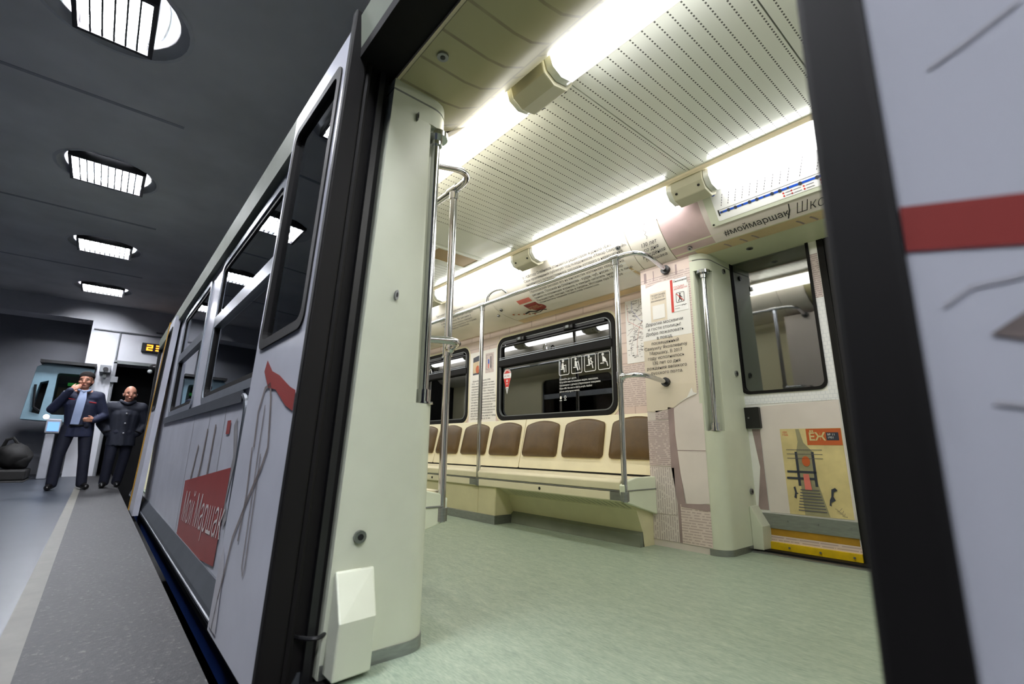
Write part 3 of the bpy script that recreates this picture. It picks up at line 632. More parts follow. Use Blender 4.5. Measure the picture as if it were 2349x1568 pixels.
obj('fine_print', G().ribbon([(-1.642, 1.553), (-1.555, 1.553)], .002, FW).ribbon([(-1.642, 1.535), (-1.605, 1.535)], .002, FW).ribbon([(-1.59, 1.548), (-1.58, 1.556), (-1.57, 1.548), (-1.56, 1.556)], .003, FW), m_inkg, ws)

# ================================================================== FAR DOOR (closed)
yf = lambda z: 3.285-.042*z
def FL(off): return lambda a, bb, d=0: (a, yf(bb)-off+d, bb)
def far_leaf(mirror, label):
    mx = (lambda x: -1.66-x) if mirror else (lambda x: x)
    def mp(fn): return lambda a, bb, d=0: fn(mx(a), bb, d)
    t = thing('door_leaf', label, 'door', (mx(-1.2), 3.27, 0), kind='structure')
    obj('panel', G().plate(rect(-1.47, -.868, .02, 1.99), [rrect(-1.415, -.922, .975, 1.93, .045)], mp(FL(0)), .045), m_paperw, t)
    obj('gasket', G().plate(rrect(-1.422, -.914, .966, 1.940, .05), [rrect(-1.405, -.930, .985, 1.920, .04)], mp(FL(.010)), .03), m_black, t)
    obj('pane', G().plate(rect(-1.41, -.925, .98, 1.925), [], mp(FL(-.012)), .006), m_glassdoor, t)
    obj('rubber_edge', G().plate(rect(-.868, -.832, .0, 2.0), [], mp(FL(.006)), .06), m_black, t)
    obj('kick_plate', G().plate(rect(-1.46, -.868, .135, .222), [], mp(FL(.008)), .008), m_brush, t)
    obj('yellow_strip', G().plate(rect(-1.45, -.875, .093, .137), [], mp(FL(.003)), .006), m_yeld, t)
    obj('text_strip', G().plate(rect(-1.45, -.868, .056, .094), [], mp(FL(.004)), .004), m_page3, t)
    obj('yellow_sill', G().plate(rect(-1.45, -.868, .014, .056), [], mp(FL(.020)), .02), m_yel, t)
    for k in range(4):
        x = -1.40+k*.165
        for z, o in ((.185, .008), (.034, .020)):
            p0 = mp(FL(o))(x, z); obj('screw', G().tube([p0, (p0[0], p0[1]-.006, p0[2])], .006, 10), m_bolt, t, True)
    return t
dfl = far_leaf(False, 'closed far door leaf with magazine poster and squared paper print')
far_leaf(True, 'closed far door leaf right of the rubber seam')
dec('squared_print', rect(-1.455, -.872, .90, .956), FL(.002), m_grid, dfl)
dec('squared_print', rect(-.920, -.872, .956, 1.52), FL(.002), m_grid, dfl)
dec('page_print', rect(-.920, -.872, 1.52, 1.80), FL(.002), m_page1, dfl)
dec('book_print', [(-1.455, .75), (-1.36, .74), (-1.35, .55), (-1.37, .24), (-1.455, .235)], FL(.002), m_paperw, dfl)
dec('print_shadow', [(-1.385, .74), (-1.335, .74), (-1.335, .24), (-1.40, .24), (-1.36, .5)], FL(.0025), m_bookd, dfl)
dec('wrinkled_print', [(-1.335, .86), (-1.33, .23), (-.875, .23), (-.875, .90), (-1.30, .885)], FL(.002), m_bookw, dfl)
# black lock box
lb = obj('lock_box', G().plate(rrect(-1.452, -1.318, .745, .880, .006), [], FL(.028), .03), m_blackp, dfl, bevel=.004)
obj('lock_screw', G().tube([(-1.385, yf(.81)-.030, .812), (-1.385, yf(.81)-.034, .812)], .006, 10), m_bolt, lb)
# magazine poster printed on the leaf
po = thing('poster', 'aged magazine cover poster on the closed far door', 'poster', (-1.05, 3.25, .49))
Q = [FL(.0035+.0012*k) for k in range(6)]
obj('sheet', G().plate(rect(-1.214, -.884, .232, .738), [], FL(.0035), .0015), m_poster, po)
dec('grey_shape', [(-1.125, .735), (-1.105, .735), (-1.09, .655), (-1.045, .60), (-1.04, .42), (-1.00, .235), (-1.13, .235), (-1.135, .60), (-1.12, .66)], Q[1], m_posterg, po)
dec('orange_block', rect(-1.068, -.886, .640, .736), Q[1], m_orange, po)
lettering('ЁЖ', .062, Q[2], (-1.056, .668), m_poster, po, off=.002, sx=.92)
dec('navy_block', rect(-.963, -.900, .668, .713), Q[2], m_navy, po)
lettering('№ 11\n1931', .017, Q[3], (-.957, .695), m_white, po)
lettering('1931\nГОД', .016, Q[2], (-1.203, .712), m_red, po)
for x in (-1.145, -1.055):
    dec('dark_post', rect(x, x+.014, .40, .60), Q[2], m_navy, po)
dec('dark_bar', rect(-1.20, -1.04, .475, .488), Q[2], m_navy, po)
dec('dark_bar', rect(-1.205, -1.045, .437, .450), Q[3], m_navy, po)
for k, z in enumerate((.610, .585, .560)):
    dec('thin_rail', rect(-1.19, -.995, z, z+.003), Q[3], m_inkg, po)
dec('orange_disc', circle(-1.088, .545, .022, 20, .030), Q[3], m_orange, po)
dec('pink_tongue', [(-1.112, .47), (-1.082, .47), (-1.075, .38), (-1.112, .38)], Q[4], m_pink, po)
for k in range(8):
    z = .375-.017*k; wd = .048+.0035*k; dec('stair_tread', rect(-1.09-wd, -1.085+wd, z, z+.006), Q[3], m_inkg, po)
dec('small_figure', [(-1.175, .39), (-1.165, .395), (-1.16, .36), (-1.15, .355), (-1.163, .35), (-1.165, .325), (-1.178, .33), (-1.17, .36)], Q[3], m_navy, po)
dec('small_figure', [(-.975, .39), (-.955, .40), (-.945, .385), (-.965, .375), (-.97, .35), (-.96, .33), (-.985, .315), (-.985, .295), (-.995, .30), (-.99, .33), (-.98, .35)], Q[3], m_navy, po)
for k in range(4): obj('pen_scribble', G().ribbon([(-.97+.01*k, .285-.012*k), (-.95+.012*k, .272-.01*k), (-.935+.006*k, .29-.014*k)], .0018, Q[3]), m_inkg, po)
# yellow line at the left frame and dark frame of the far doorway
tf = obj('trim_5', G().plate(rect(-1.425, -1.415, .26, 1.905), [], lambda a, bb, d=0: (a, 3.235-.03*bb+d, bb), .02), m_yel); tag(tf, 'yellow edge strip beside the closed far door', 'edge strip', kind='structure')
ts = obj('trim_6', G().box(-1.45, -.10, 3.14, 3.24, -.005, .006), m_brush); tag(ts, 'metal threshold strip under the closed far door', 'threshold', kind='structure')
obj('seal', G().box(-1.42, -.10, 3.185, 3.25, .006, .016), m_black, ts)

# ================================================================== FAR WALL, WINDOWS
YW = 3.15
FWn = [(-3.93, -2.37), (-6.02, -4.46)]
fo = [(X0, 0), (-8.3, 0), (-8.3, 1.92), (-7.0, 1.92), (-7.0, 0), (-1.42, 0), (-1.42, 1.915), (-.11, 1.915), (-.11, 0), (X1, 0), (X1, 2.2), (X0, 2.2)]
wf = obj('wall_far', G().plate(fo, [rrect(a, bb, .875, 1.745, .11) for a, bb in FWn], planeY(YW), .05), m_wallprint)
tag(wf, 'far inner wall of the car with faded brick print', 'wall', kind='structure')
tag(obj('wall_far_outer', G().plate([(X0, -.12), (X1, -.12), (X1, 2.1), (X0, 2.1)], [rrect(a, bb, .875, 1.745, .11) for a, bb in FWn]+[rect(-1.46, -.2, .02, 1.95)], planeY(3.335), .03), m_dark), 'dark outer skin on the far side of the car', 'wall', kind='structure')
W1 = lambda a, bb: (a, YW-.0012, bb); W2 = lambda a, bb: (a, YW-.0024, bb); W3 = lambda a, bb: (a, YW-.0036, bb)
dec('white_print', rect(-4.44, -3.95, .87, 1.66), W1, m_wallw, wf)
lettering('   Юрий Владимиров (1908-\n1931) - поэт, младший участник\nобъединения ОБЭРИУ, потомок\nхудожника и изобретателя Кар-\nла Брюллова. В 1928 г. Маршак\nпривёл юного поэта под своим\nкрылом детского журнала «Чиж».\nТак как Владимиров ещё обожал\nсочинять детские рассказы, стихи\nдля «Ежа». Его поэзия всегда\nможно охарактеризовать как забав-\nные нелепые детские приключе-\nния, идущие из классической.\nЮрий Владимиров умер от тубер-\nкулёза, не дожив до 23 лет.', .0245, W3, (-4.40, 1.32), m_inkg, wf, line=1.22, sx=1.12)
pic = [(-4.38, 1.40), (-4.20, 1.405), (-4.20, 1.63), (-4.38, 1.60)]
dec('blue_cover_print', pic, W2, m_navy, wf)
dec('yellow_cover_print', [(-4.375, 1.42), (-4.205, 1.425), (-4.205, 1.56), (-4.375, 1.545)], W3, m_covewarm, wf)
dec('orange_figures', circle(-4.29, 1.46, .035, 16, .045), lambda a, bb: (a, YW-.0046, bb), m_orange, wf)
dec('pale_picture', rect(-4.15, -4.0, 1.40, 1.62), W2, m_page3, wf)
for a in ([(-4.13, 1.44), (-4.03, 1.44), (-4.03, 1.60), (-4.13, 1.60)],): obj('picture_frame', G().ribbon(a, .004, W3, True), m_navy, wf)
dec('red_figure', [(-4.10, 1.45), (-4.085, 1.45), (-4.08, 1.50), (-4.10, 1.50)], W3, m_pink, wf)
dec('blue_figure', [(-4.10, 1.50), (-4.075, 1.50), (-4.08, 1.55), (-4.10, 1.55)], W3, m_blue, wf)
dec('grey_figure', [(-4.06, 1.45), (-4.04, 1.45), (-4.045, 1.58), (-4.06, 1.58)], W3, m_inkg, wf)
dec('page_print', rect(-2.345, -1.92, .93, 1.26), W1, m_page3, wf)
dec('print_shadow', rect(-2.05, -2.03, .93, 1.26), W2, m_bookd, wf)
# yellow rims round the openings
for a, bb in FWn: obj('window_rim', G().plate(rrect(a-.022, bb+.022, .853, 1.767, .13), [rrect(a, bb, .875, 1.745, .11)], planeY(YW-.004), .01), m_cream, wf)
# metro map poster
mp = thing('metro_map', 'white metro network map on the wall right of the window', 'map', (-2.15, YW, 1.5))
obj('sheet', G().box(-2.262, -1.93, YW-.004, YW-.001, 1.27, 1.79), m_paperw, mp)
MZ = lambda a, bb: (a, YW-.005, bb)
cx, cz = -2.115, 1.575
obj('ring_line', G().ribbon(circle(cx, cz, .075, 40), .0025, MZ, True), m_bookd, mp)
cols = [m_red, m_blue, m_inkg, m_orange, m_bookd, m_navy]
for k, pth in enumerate(([(-2.245, 1.76), (-2.24, 1.62), (-2.18, 1.58), (-2.06, 1.5), (-2.0, 1.5)], [(-2.20, 1.78), (-2.2, 1.7), (-2.12, 1.6), (-2.02, 1.62), (-1.95, 1.75)], [(-2.13, 1.78), (-2.13, 1.7), (-2.08, 1.62), (-2.18, 1.5), (-2.22, 1.4), (-2.22, 1.34)], [(-2.06, 1.78), (-2.06, 1.66), (-2.13, 1.56), (-2.16, 1.45), (-2.165, 1.33)], [(-2.25, 1.5), (-2.16, 1.57), (-2.05, 1.6), (-1.96, 1.66)], [(-2.08, 1.5), (-2.1, 1.42), (-2.1, 1.33)])):
    obj('map_line', G().ribbon(pth, .002, MZ), cols[k], mp)
gg = G()
for k in range(220):
    x = random.uniform(-2.255, -1.95); z = random.choice([random.uniform(1.31, 1.47), random.uniform(1.68, 1.78), random.uniform(1.47, 1.7)]); gg.ribbon([(x, z), (x+random.uniform(.012, .03), z+.001)], .0028, MZ)
o = obj('station_names', gg, m_inkg, mp); o['kind'] = 'stuff'
# windows in the far wall
def far_window(n, x0, x1, label):
    t = thing('window_%d' % n, label, 'window', ((x0+x1)/2, YW, .88), kind='structure')
    obj('gasket', G().plate(rrect(x0-.002, x1+.002, .873, 1.747, .11), [rrect(x0+.04, x1-.04, .915, 1.705, .085)], planeY(YW-.012), .055), m_black, t, bevel=.006)
    obj('bead', G().plate(rrect(x0+.04, x1-.04, .915, 1.705, .085), [rrect(x0+.048, x1-.048, .923, 1.697, .08)], planeY(YW-.008), .02), m_grey, t)
    obj('sash_bar', G().box(x0+.03, x1-.03, YW-.02, YW+.03, 1.435, 1.505), m_black, t, bevel=.008)
    obj('sash_bead', G().box(x0+.05, x1-.05, YW-.024, YW-.018, 1.506, 1.512), m_alu, t)
    obj('sash_bead', G().box(x0+.05, x1-.05, YW-.024, YW-.018, 1.525, 1.529), m_alu, t)
    obj('sash_frame', G().plate(rrect(x0+.05, x1-.05, 1.50, 1.66, .03), [rrect(x0+.064, x1-.064, 1.513, 1.648, .025)], planeY(YW-.01), .02), m_blackp, t)
    obj('track_bar', G().box(x0+.1, x1-.1, YW-.018, YW, 1.668, 1.69), m_blackp, t)
    obj('lower_pane', G().plate(rect(x0+.03, x1-.03, .90, 1.45), [], planeY(YW+.025), .006), m_glassfar, t)
    obj('upper_pane', G().plate(rect(x0+.05, x1-.05, 1.49, 1.70), [], (lambda a, bb, d=0: (a, YW+.014-.03*(bb-1.60)+d, bb)), .006), m_glassfar, t)
    for xx in (x0+.40, x1-.50):
        la = obj('latch', G().box(xx-.06, xx+.06, YW-.045, YW-.005, 1.665, 1.705), m_blackp, t, bevel=.008)
        obj('latch_tab', G().box(xx-.02, xx+.02, YW-.055, YW-.04, 1.672, 1.70), m_grey, la, bevel=.003)
    xm = (x0+x1)/2-.02
    obj('pull_ring', G().tube([(xm+.025*math.cos(PI*k/10), YW-.035, 1.515+.055*math.sin(PI*k/10)) for k in range(11)], .007, 8), m_steel, t, True)
    return t
wa = far_window(3, *FWn[0], 'far window above the bench with four seat pictograms')
far_window(4, *FWn[1], 'far window cut off by the near pillar on the left')
# sticker drop on the window
GP = lambda a, bb: (a, YW+.0235, bb); GP2 = lambda a, bb: (a, YW+.0225, bb); GP3 = lambda a, bb: (a, YW+.0215, bb)
def drop(cx, cz, r, tip, n=24):
    pts = [(cx+r*math.cos(a), cz+r*1.05*math.sin(a)) for a in [math.radians(-20+220*k/n) for k in range(n+1)]]
    return pts+[(cx, cz-tip)]
st = obj('wifi_sticker', G().sheet(drop(-3.80, 1.345, .064, .20), GP), m_white, wa); st['label'] = 'red and white drop shaped sticker'
obj('red_cap', G().sheet([(-3.80+.055*math.cos(a), 1.352+.056*math.sin(a)) for a in [math.radians(12+156*k/14) for k in range(15)]], GP2), m_red, st)
obj('red_body', G().sheet([(-3.856, 1.312), (-3.744, 1.312), (-3.777, 1.216), (-3.80, 1.224), (-3.823, 1.216)], GP2), m_red, st)
lettering('MT_FREE', .022, GP2, (-3.847, 1.328), m_bodyred, st, sx=1.0)
obj('white_mark', G().ribbon(circle(-3.80, 1.285, .010, 14), .006, GP3, True).ribbon([(-3.815, 1.258), (-3.785, 1.258)], .004, GP3).ribbon([(-3.812, 1.249), (-3.788, 1.249)], .003, GP3).ribbon([(-3.80+.044*math.cos(math.radians(20+140*k/10)), 1.354+.044*math.sin(math.radians(20+140*k/10))) for k in range(11)], .007, GP3), m_white, st)
obj('wifi_mark', G().ribbon([(-3.815, 1.200), (-3.80, 1.207), (-3.785, 1.200)], .006, GP2).ribbon([(-3.809, 1.187), (-3.80, 1.192), (-3.791, 1.187)], .005, GP2).sheet(circle(-3.80, 1.176, .004, 8), GP2), m_blackp, st)
# seat pictograms on the glass
def pict(k, x):
    t = obj('pictogram', G().ribbon(rrect(x-.062, x+.062, 1.262, 1.412, .014), .006, GP, True), m_white, wa)
    q = G(); cxx = x-.012
    q.sheet(circle(cxx, 1.392, .013, 14), GP)
    if k == 0:
        q.sheet([(cxx-.012, 1.374), (cxx+.006, 1.372), (cxx+.012, 1.335), (cxx+.02, 1.33), (cxx+.012, 1.322), (cxx-.02, 1.322), (cxx-.02, 1.345)], GP).ribbon([(cxx+.012, 1.325), (cxx+.014, 1.285)], .012, GP).ribbon([(cxx+.036, 1.352), (cxx+.038, 1.285)], .007, GP).ribbon([(cxx, 1.36), (cxx+.012, 1.347), (cxx+.036, 1.352)], .007, GP)
    elif k == 1:
        q.sheet([(cxx-.010, 1.376), (cxx+.008, 1.374), (cxx+.022, 1.333), (cxx+.012, 1.322), (cxx-.012, 1.326)], GP).ribbon([(cxx+.012, 1.328), (cxx+.028, 1.285)], .014, GP).ribbon([(cxx+.03, 1.37), (cxx+.05, 1.288)], .008, GP).ribbon([(cxx+.01, 1.356), (cxx+.036, 1.37)], .008, GP)
    elif k == 2:
        q.sheet([(cxx-.008, 1.376), (cxx+.008, 1.374), (cxx+.016, 1.325), (cxx-.004, 1.322)], GP).sheet(circle(cxx+.024, 1.372, .009, 12), GP).ribbon([(cxx+.02, 1.362), (cxx+.034, 1.335), (cxx+.046, 1.34)], .012, GP).ribbon([(cxx+.008, 1.326), (cxx+.036, 1.325), (cxx+.044, 1.285)], .010, GP)
    else:
        q.sheet([(cxx-.006, 1.376), (cxx+.008, 1.374), (cxx+.036, 1.345), (cxx+.034, 1.33), (cxx-.004, 1.326)], GP).ribbon([(cxx+.02, 1.33), (cxx+.04, 1.325), (cxx+.05, 1.285)], .010, GP)
    q.sheet(rect(cxx-.028, cxx+.012, 1.312, 1.320), GP)
    obj('seated_figure', q, m_white, t)
for k in range(4): pict(k, -2.985+.155*k)
lettering('Уважайте друг друга.\nУступайте места пожилым людям, инвалидам,\nпассажирам с детьми и беременным женщинам.\nPlease offer this seat to elderly people, disabled\npersons and pregnant women.', .0245, GP, (-3.045, 1.215), m_white, wa, line=1.15, sx=.82)
obj('logo_print', G().sheet(circle(-3.03, 1.055, .012, 12, .015), GP).sheet(rect(-3.045, -3.015, 1.026, 1.032), GP).ribbon(circle(-2.975, 1.057, .012, 12), .005, GP, True).sheet(rect(-2.99, -2.96, 1.028, 1.034), GP), m_white, wa)

# ================================================================== CEILING, COVES, LAMPS OF THE CAR
ce = thing('ceiling_car', 'flat ceiling of the car with rows of perforated slots', 'ceiling', (-1.5, YC, ZL), kind='structure')
seams = [(2.6, .95, 1), (.95, .21, 1), (.21, -.505, 1), (-.505, -1.225, 1), (-1.225, -1.965, 1), (-1.965, -2.755, 1), (-2.755, -3.09, 0), (-3.09, -3.45, 0), (-3.45, -4.3, 1), (-4.3, -5.05, 1), (-5.05, -5.8, 1), (-5.8, -6.6, 1), (-6.6, -7.4, 1), (-7.4, -8.4, 1), (-8.4, X0, 1)]
for a, bb, pf_ in seams:
    obj('ceiling_panel', G().box(bb+.003, a-.003, 1.14, 2.60, ZL, ZL+.02), m_perf if pf_ else m_ceilplain, ce)
obj('ceiling_backing', G().box(X0, X1, .62, 3.14, ZL+.018, ZL+.05), m_gap, ce)
for y0, y1 in ((1.44, 1.84), (1.88, 2.28)):
    vg = obj('vent_grille', G().box(-3.36, -3.14, y0, y1, ZL-.004, ZL+.002), m_grille, ce)
    obj('vent_rim', G().plate(rect(-3.38, -3.12, y0-.02, y1+.02), [rect(-3.36, -3.14, y0, y1)], lambda a, bb, d: (a, bb, ZL-.008+d), .011), m_ceilplain, vg)
# cove profile, far side: (y,z) from the lamp down to the wall
CP = [(2.575, 2.195), (2.595, 2.155), (2.62, 2.105), (2.655, 2.045), (2.705, 1.985), (2.765, 1.927), (2.83, 1.893), (2.91, 1.874), (3.0, 1.862), (3.15, 1.850)]
CPd = [(2.575, 2.195), (2.595, 2.155), (2.62, 2.105), (2.655, 2.045), (2.705, 1.985), (2.765, 1.927), (2.825, 1.893), (2.90, 1.880), (3.24, 1.880)]
CPn = [(y, z+.035*min(1, max(0, (y-2.66)/.1))) for y, z in CPd[:-1]]+[(3.082, 1.915)]      # near side header is a little higher
def seg_len(P): 
    L = [0]
    for i in range(1, len(P)): L.append(L[-1]+math.dist(P[i-1], P[i]))
    return L
def on_cove(P, off=.003):
    L = seg_len(P); T = L[-1]
    def fn(a, s, d=0):        # s = distance up from the wall edge
        q = max(0, min(T, T-s)); i = 0
        while i < len(L)-2 and L[i+1] < q: i += 1
        f = (q-L[i])/(L[i+1]-L[i]); y = P[i][0]+(P[i+1][0]-P[i][0])*f; z = P[i][1]+(P[i+1][1]-P[i][1])*f
        ty, tz = P[i+1][0]-P[i][0], P[i+1][1]-P[i][1]; l = math.hypot(ty, tz)
        return (a, y+tz/l*off, z-ty/l*off)
    return fn
CT, CTd = seg_len(CP)[-1], seg_len(CPd)[-1]
def s_at(P, z):               # distance up the profile at height z
    L = seg_len(P)
    for i in range(len(P)-1):
        if P[i][1] >= z >= P[i+1][1] and P[i][1] > P[i+1][1]:
            return L[-1]-(L[i]+(L[i+1]-L[i])*(P[i][1]-z)/(P[i][1]-P[i+1][1]))
    return 0
def cove(far):
    t = thing('cove', 'far curved cove panels printed with pages above the bench' if far else 'near curved cove panels above the open doorway', 'cove', (-1.5, 2.85 if far else 2*YC-2.85, 2.0), kind='structure')
    for a, bb, P, mm in ((X1, -1.60, CPd, m_covewarm), (-1.607, -1.865, CP, m_cove), (-1.872, -3.50, CP, m_cove), (-3.507, -5.2, CP, m_cove), (-5.207, -6.9, CP, m_cove), (-6.907, X0, CP, m_cove)):
        if a == X1 and not far: P = CPn
        outer = P+[(P[-1][0], P[-1][1]+.012)]+[(y+.012, z+.014) for y, z in P[::-1][1:]]
        g = G().profx(outer, bb, a)
        if not far: g.mirror_y()
        if a == X1: mm = m_head if far else m_coveprint
        obj('cove_panel', g, mm, t, True, angle=50)
    rail = G().profx([(2.385, ZL+.004), (2.385, ZL-.012), (2.398, ZL-.022), (2.412, ZL-.016), (2.412, ZL+.004)], X0, X1)
    if not far: rail.mirror_y()
    obj('cove_rail', rail, m_beige, t)
    return t
cf = cove(True); cn = cove(False)
oc, od = on_cove(CP), on_cove(CPd); oc2, od2 = on_cove(CP, .0045), on_cove(CPd, .0045)
def csheet(name, x0, x1, s0, s1, mat, fn, parent, n=8):
    g = G(); loops = [[fn(x, s0+(s1-s0)*k/n) for k in range(n+1)] for x in (x0, x1)]
    g.loft(loops, False, False); return obj(name, g, mat, parent, True, angle=60)
HB = .342   # width of the flat header strip above the far door
csheet('mauve_print', -1.60, -1.31, HB, CTd, m_covepink, od, cf)
csheet('ochre_print', -1.46, .4, HB-.01, HB+.075, m_covewarm, on_cove(CPd, .0036), cf)
csheet('pale_print', -1.31, .4, HB+.06, CTd, m_bookw, od, cf)
csheet('white_sheet_print', -1.86, -1.54, CT-.10, CT-.001, m_paperw, oc, cf)
for x, s in ((-1.25, HB), (-1.15, HB), (-1.08, HB), (-.83, HB), (-.76, HB), (-.5, HB)):
    obj('crack_print', G().ribbon([(x, s), (x-.012, s+.03), (x-.025, s+.05)], .012, od2), m_bookd, cf)
SB = s_at(CPd, 1.912)
lettering('#моймаршак', .060, od2, (-1.235, SB), m_ink, cf, sx=.98)
obj('slash_print', G().ribbon([(-.880, SB-.022), (-.855, SB+.03), (-.848, SB+.068)], .006, od2), m_ink, cf)
lettering('Школа', .092, od2, (-.838, SB-.008), m_ink, cf, shear=.45, sx=.78, off=-.0012)
# small bolts in the coves
def cbolt(x, s, fn, parent, flip=False):
    p = Vector(fn(x, s)); p2 = Vector(on_cove(CPd if fn in (od,) else CP, .014)(x, s))
    if flip: p.y = 2*YC-p.y; p2.y = 2*YC-p2.y
    bo = obj('bolt', G().tube([p, p2], .016, 16), m_bolt, parent, True); obj('bolt_socket', G().tube([p2, p2+(p2-p)*.15], .007, 10), m_blackp, bo)
for x, s, fn in ((-1.475, HB+.11, od), (-1.955, s_at(CP, 2.03), oc), (-3.45, .36, oc), (-3.56, .30, oc)): cbolt(x, s, fn, cf)
p = (-1.19, 3.02, 1.880); bo = obj('bolt', G().tube([p, (p[0], p[1], 1.873)], .02, 16), m_bolt, cf, True); obj('bolt_socket', G().tube([(p[0], p[1], 1.874), (p[0], p[1], 1.8715)], .009, 10), m_blackp, bo)
p = (-1.21, .705, 1.915); bo = obj('bolt', G().tube([p, (p[0], p[1], 1.907)], .02, 16), m_bolt, cn, True); obj('bolt_socket', G().tube([(p[0], p[1], 1.908), (p[0], p[1], 1.9055)], .009, 10), m_blackp, bo)
# long story text on the cove
lettering('В 1928 году Олейников становится редактором журнала «Ёж».\nСвои произведения публикует под псевдонимом «Макар Свирепый».\nзнаменитого путешественника, рассказы которого о невероятных\nприключениях печатались из номера в номер. Художник Борис\nМалаховский рисовал его на множестве маленьких квадратных\nрисунков. Похожий на Олейникова - кудри, чуб, носик - Макар\nскакал по страницам журнала, и каждый читатель знал его в лицо.\nПутешествия, погони, тигры и пираты. Истории про Макара\nстановились первым советским комиксом.', .0315, oc2, (-2.97, s_at(CP, 2.055)), m_ink, cf, line=1.12, sx=1.02)
lettering('Детские поэты и художники\nжурналов «Ёж» и «Чиж» любили\nпридумывать новые игры, загадки\nи весёлые стихи. Их рисунки и\nрассказы печатались каждый\nмесяц и расходились по стране\nогромными тиражами.', .030, oc2, (-4.45, s_at(CP, 2.01)), m_inkg, cf, line=1.12, sx=1.25)
lettering('130 лет\nсо дня\nрождения\nМаршака', .040, oc2, (-1.725, s_at(CP, 1.985)), m_ink, cf, shear=.35, align='CENTER', line=.95, rot=.04, sx=.95)
obj('pen_sketch', G().ribbon([(-1.72, s_at(CP, 2.02)), (-1.71, s_at(CP, 2.032)), (-1.72, s_at(CP, 2.045)), (-1.705, s_at(CP, 2.058)), (-1.72, s_at(CP, 2.07)), (-1.71, s_at(CP, 2.09)), (-1.695, s_at(CP, 2.11))], .003, oc2), m_inkg, cf)
obj('ochre_ribbon_print', G().ribbon([(-1.955, .36), (-1.94, .30), (-1.925, .24), (-1.90, .19), (-1.88, .16)], .022, oc), m_covewarm, cf)
csheet('squared_paper_print', -3.0, -1.96, .12, .42, m_paperw, on_cove(CP, .002), cf)
csheet('red_emblem_print', -3.16, -3.0, .24, .33, m_bodyred, oc, cf)
csheet('red_emblem_print', -3.19, -3.02, .35, .40, m_pink, oc, cf)
obj('brown_emblem_print', G().sheet(circle(-3.05, .24, .085, 20, .06), oc2), m_bodyred, cf)
lettering('ХИТРЫЕ\nИ МУДРЫЕ', .030, on_cove(CP, .006), (-3.145, .265), m_covewarm, cf, line=.9)
obj('ink_drawing', G().ribbon([(-3.28, .19), (-3.20, .21), (-3.14, .18), (-3.07, .19), (-3.02, .16)], .02, oc2).ribbon([(-3.22, .16), (-3.12, .15), (-3.06, .175)], .01, oc2), m_ink, cf)
csheet('ochre_print', -3.5, -1.88, .012, .10, m_covewarm, on_cove(CP, .0025), cf)
for k in range(5): obj('mauve_spot', G().sheet(circle(-3.40+.05*k, .24-.025*k, .012, 10), oc2), m_orange, cf)
# near cove: text line running along the bulge
nmir = lambda fn: (lambda a, s, d=0: (lambda q: (q[0], 2*YC-q[1], q[2]))(fn(-a, s)))
on_ = on_cove(CPn, .0045); SN = s_at(CPn, 1.945)
lettering('Школа Маршака / #моймаршак / Школа Маршака', .05, nmir(on_), (-.35, SN), m_ink, cn, sx=.9)

# lamps -----------------------------------------------------------------
LP = [(2.418, ZL-.006), (2.420, 2.130), (2.452, 2.090), (2.515, 2.078), (2.565, 2.102), (2.582, 2.148), (2.575, ZL-.006)]
BP = [(2.408, ZL), (2.410, 2.122), (2.446, 2.072), (2.522, 2.058), (2.578, 2.088), (2.592, 2.145), (2.585, ZL)]
bx = [1.67, .20, -1.27, -2.74, -4.21, -5.68, -7.15, -8.55]
wear = ['first', 'second', 'third', 'fourth', 'fifth', 'sixth', 'seventh']
for far in (True, False):
    for i in range(len(bx)-1):
        xa, xb = bx[i]-.10, bx[i+1]+.10
        side = 'far' if far else 'near'
        lab = {(True, 1): 'far ceiling lamp above the closed door and route map', (True, 2): 'far ceiling lamp above the window with pictograms', (True, 3): 'far ceiling lamp at the left beyond the brown vents', (False, 1): 'near ceiling lamp at the top centre, cool white', (False, 2): 'near ceiling lamp left of the grey end box, warm white'}.get((far, i), '%s ceiling lamp, %s from the right end of the car' % (side, wear[i]))
        t = thing('strip_lamp', lab, 'lamp', ((xa+xb)/2, 2.50 if far else 2*YC-2.50, 2.14), 'strip lamps along the %s side' % side)
        lamp = G().profx(LP, xb+.035, xa-.035); e1 = G().profx(LP, xa-.035, xa-.003); e2 = G().profx(LP, xb+.003, xb+.035)
        bo = G().profx(BP, xb-.20, xb); pl = G().box(xb-.2, xa, 2.42, 2.58, ZL-.006, ZL)
        sc = [G().tube([(x, 2.428, 2.104), (x, 2.420, 2.098)], .007, 8) for x in (xb-.17, xb-.03)]
        for q in [lamp, e1, e2, bo, pl]+sc:
            if not far: q.mirror_y()
        obj('diffuser', lamp, m_lampwarm if (not far and i == 2) else m_lampcar, t, True, angle=60)
        obj('clear_end', e1, m_lens, t, True, angle=60); obj('clear_end', e2, m_lens, t, True, angle=60)
        bo_ = obj('end_box', bo, m_lampbox, t, bevel=.006)
        for q in sc: obj('screw', q, m_blackp, bo_)
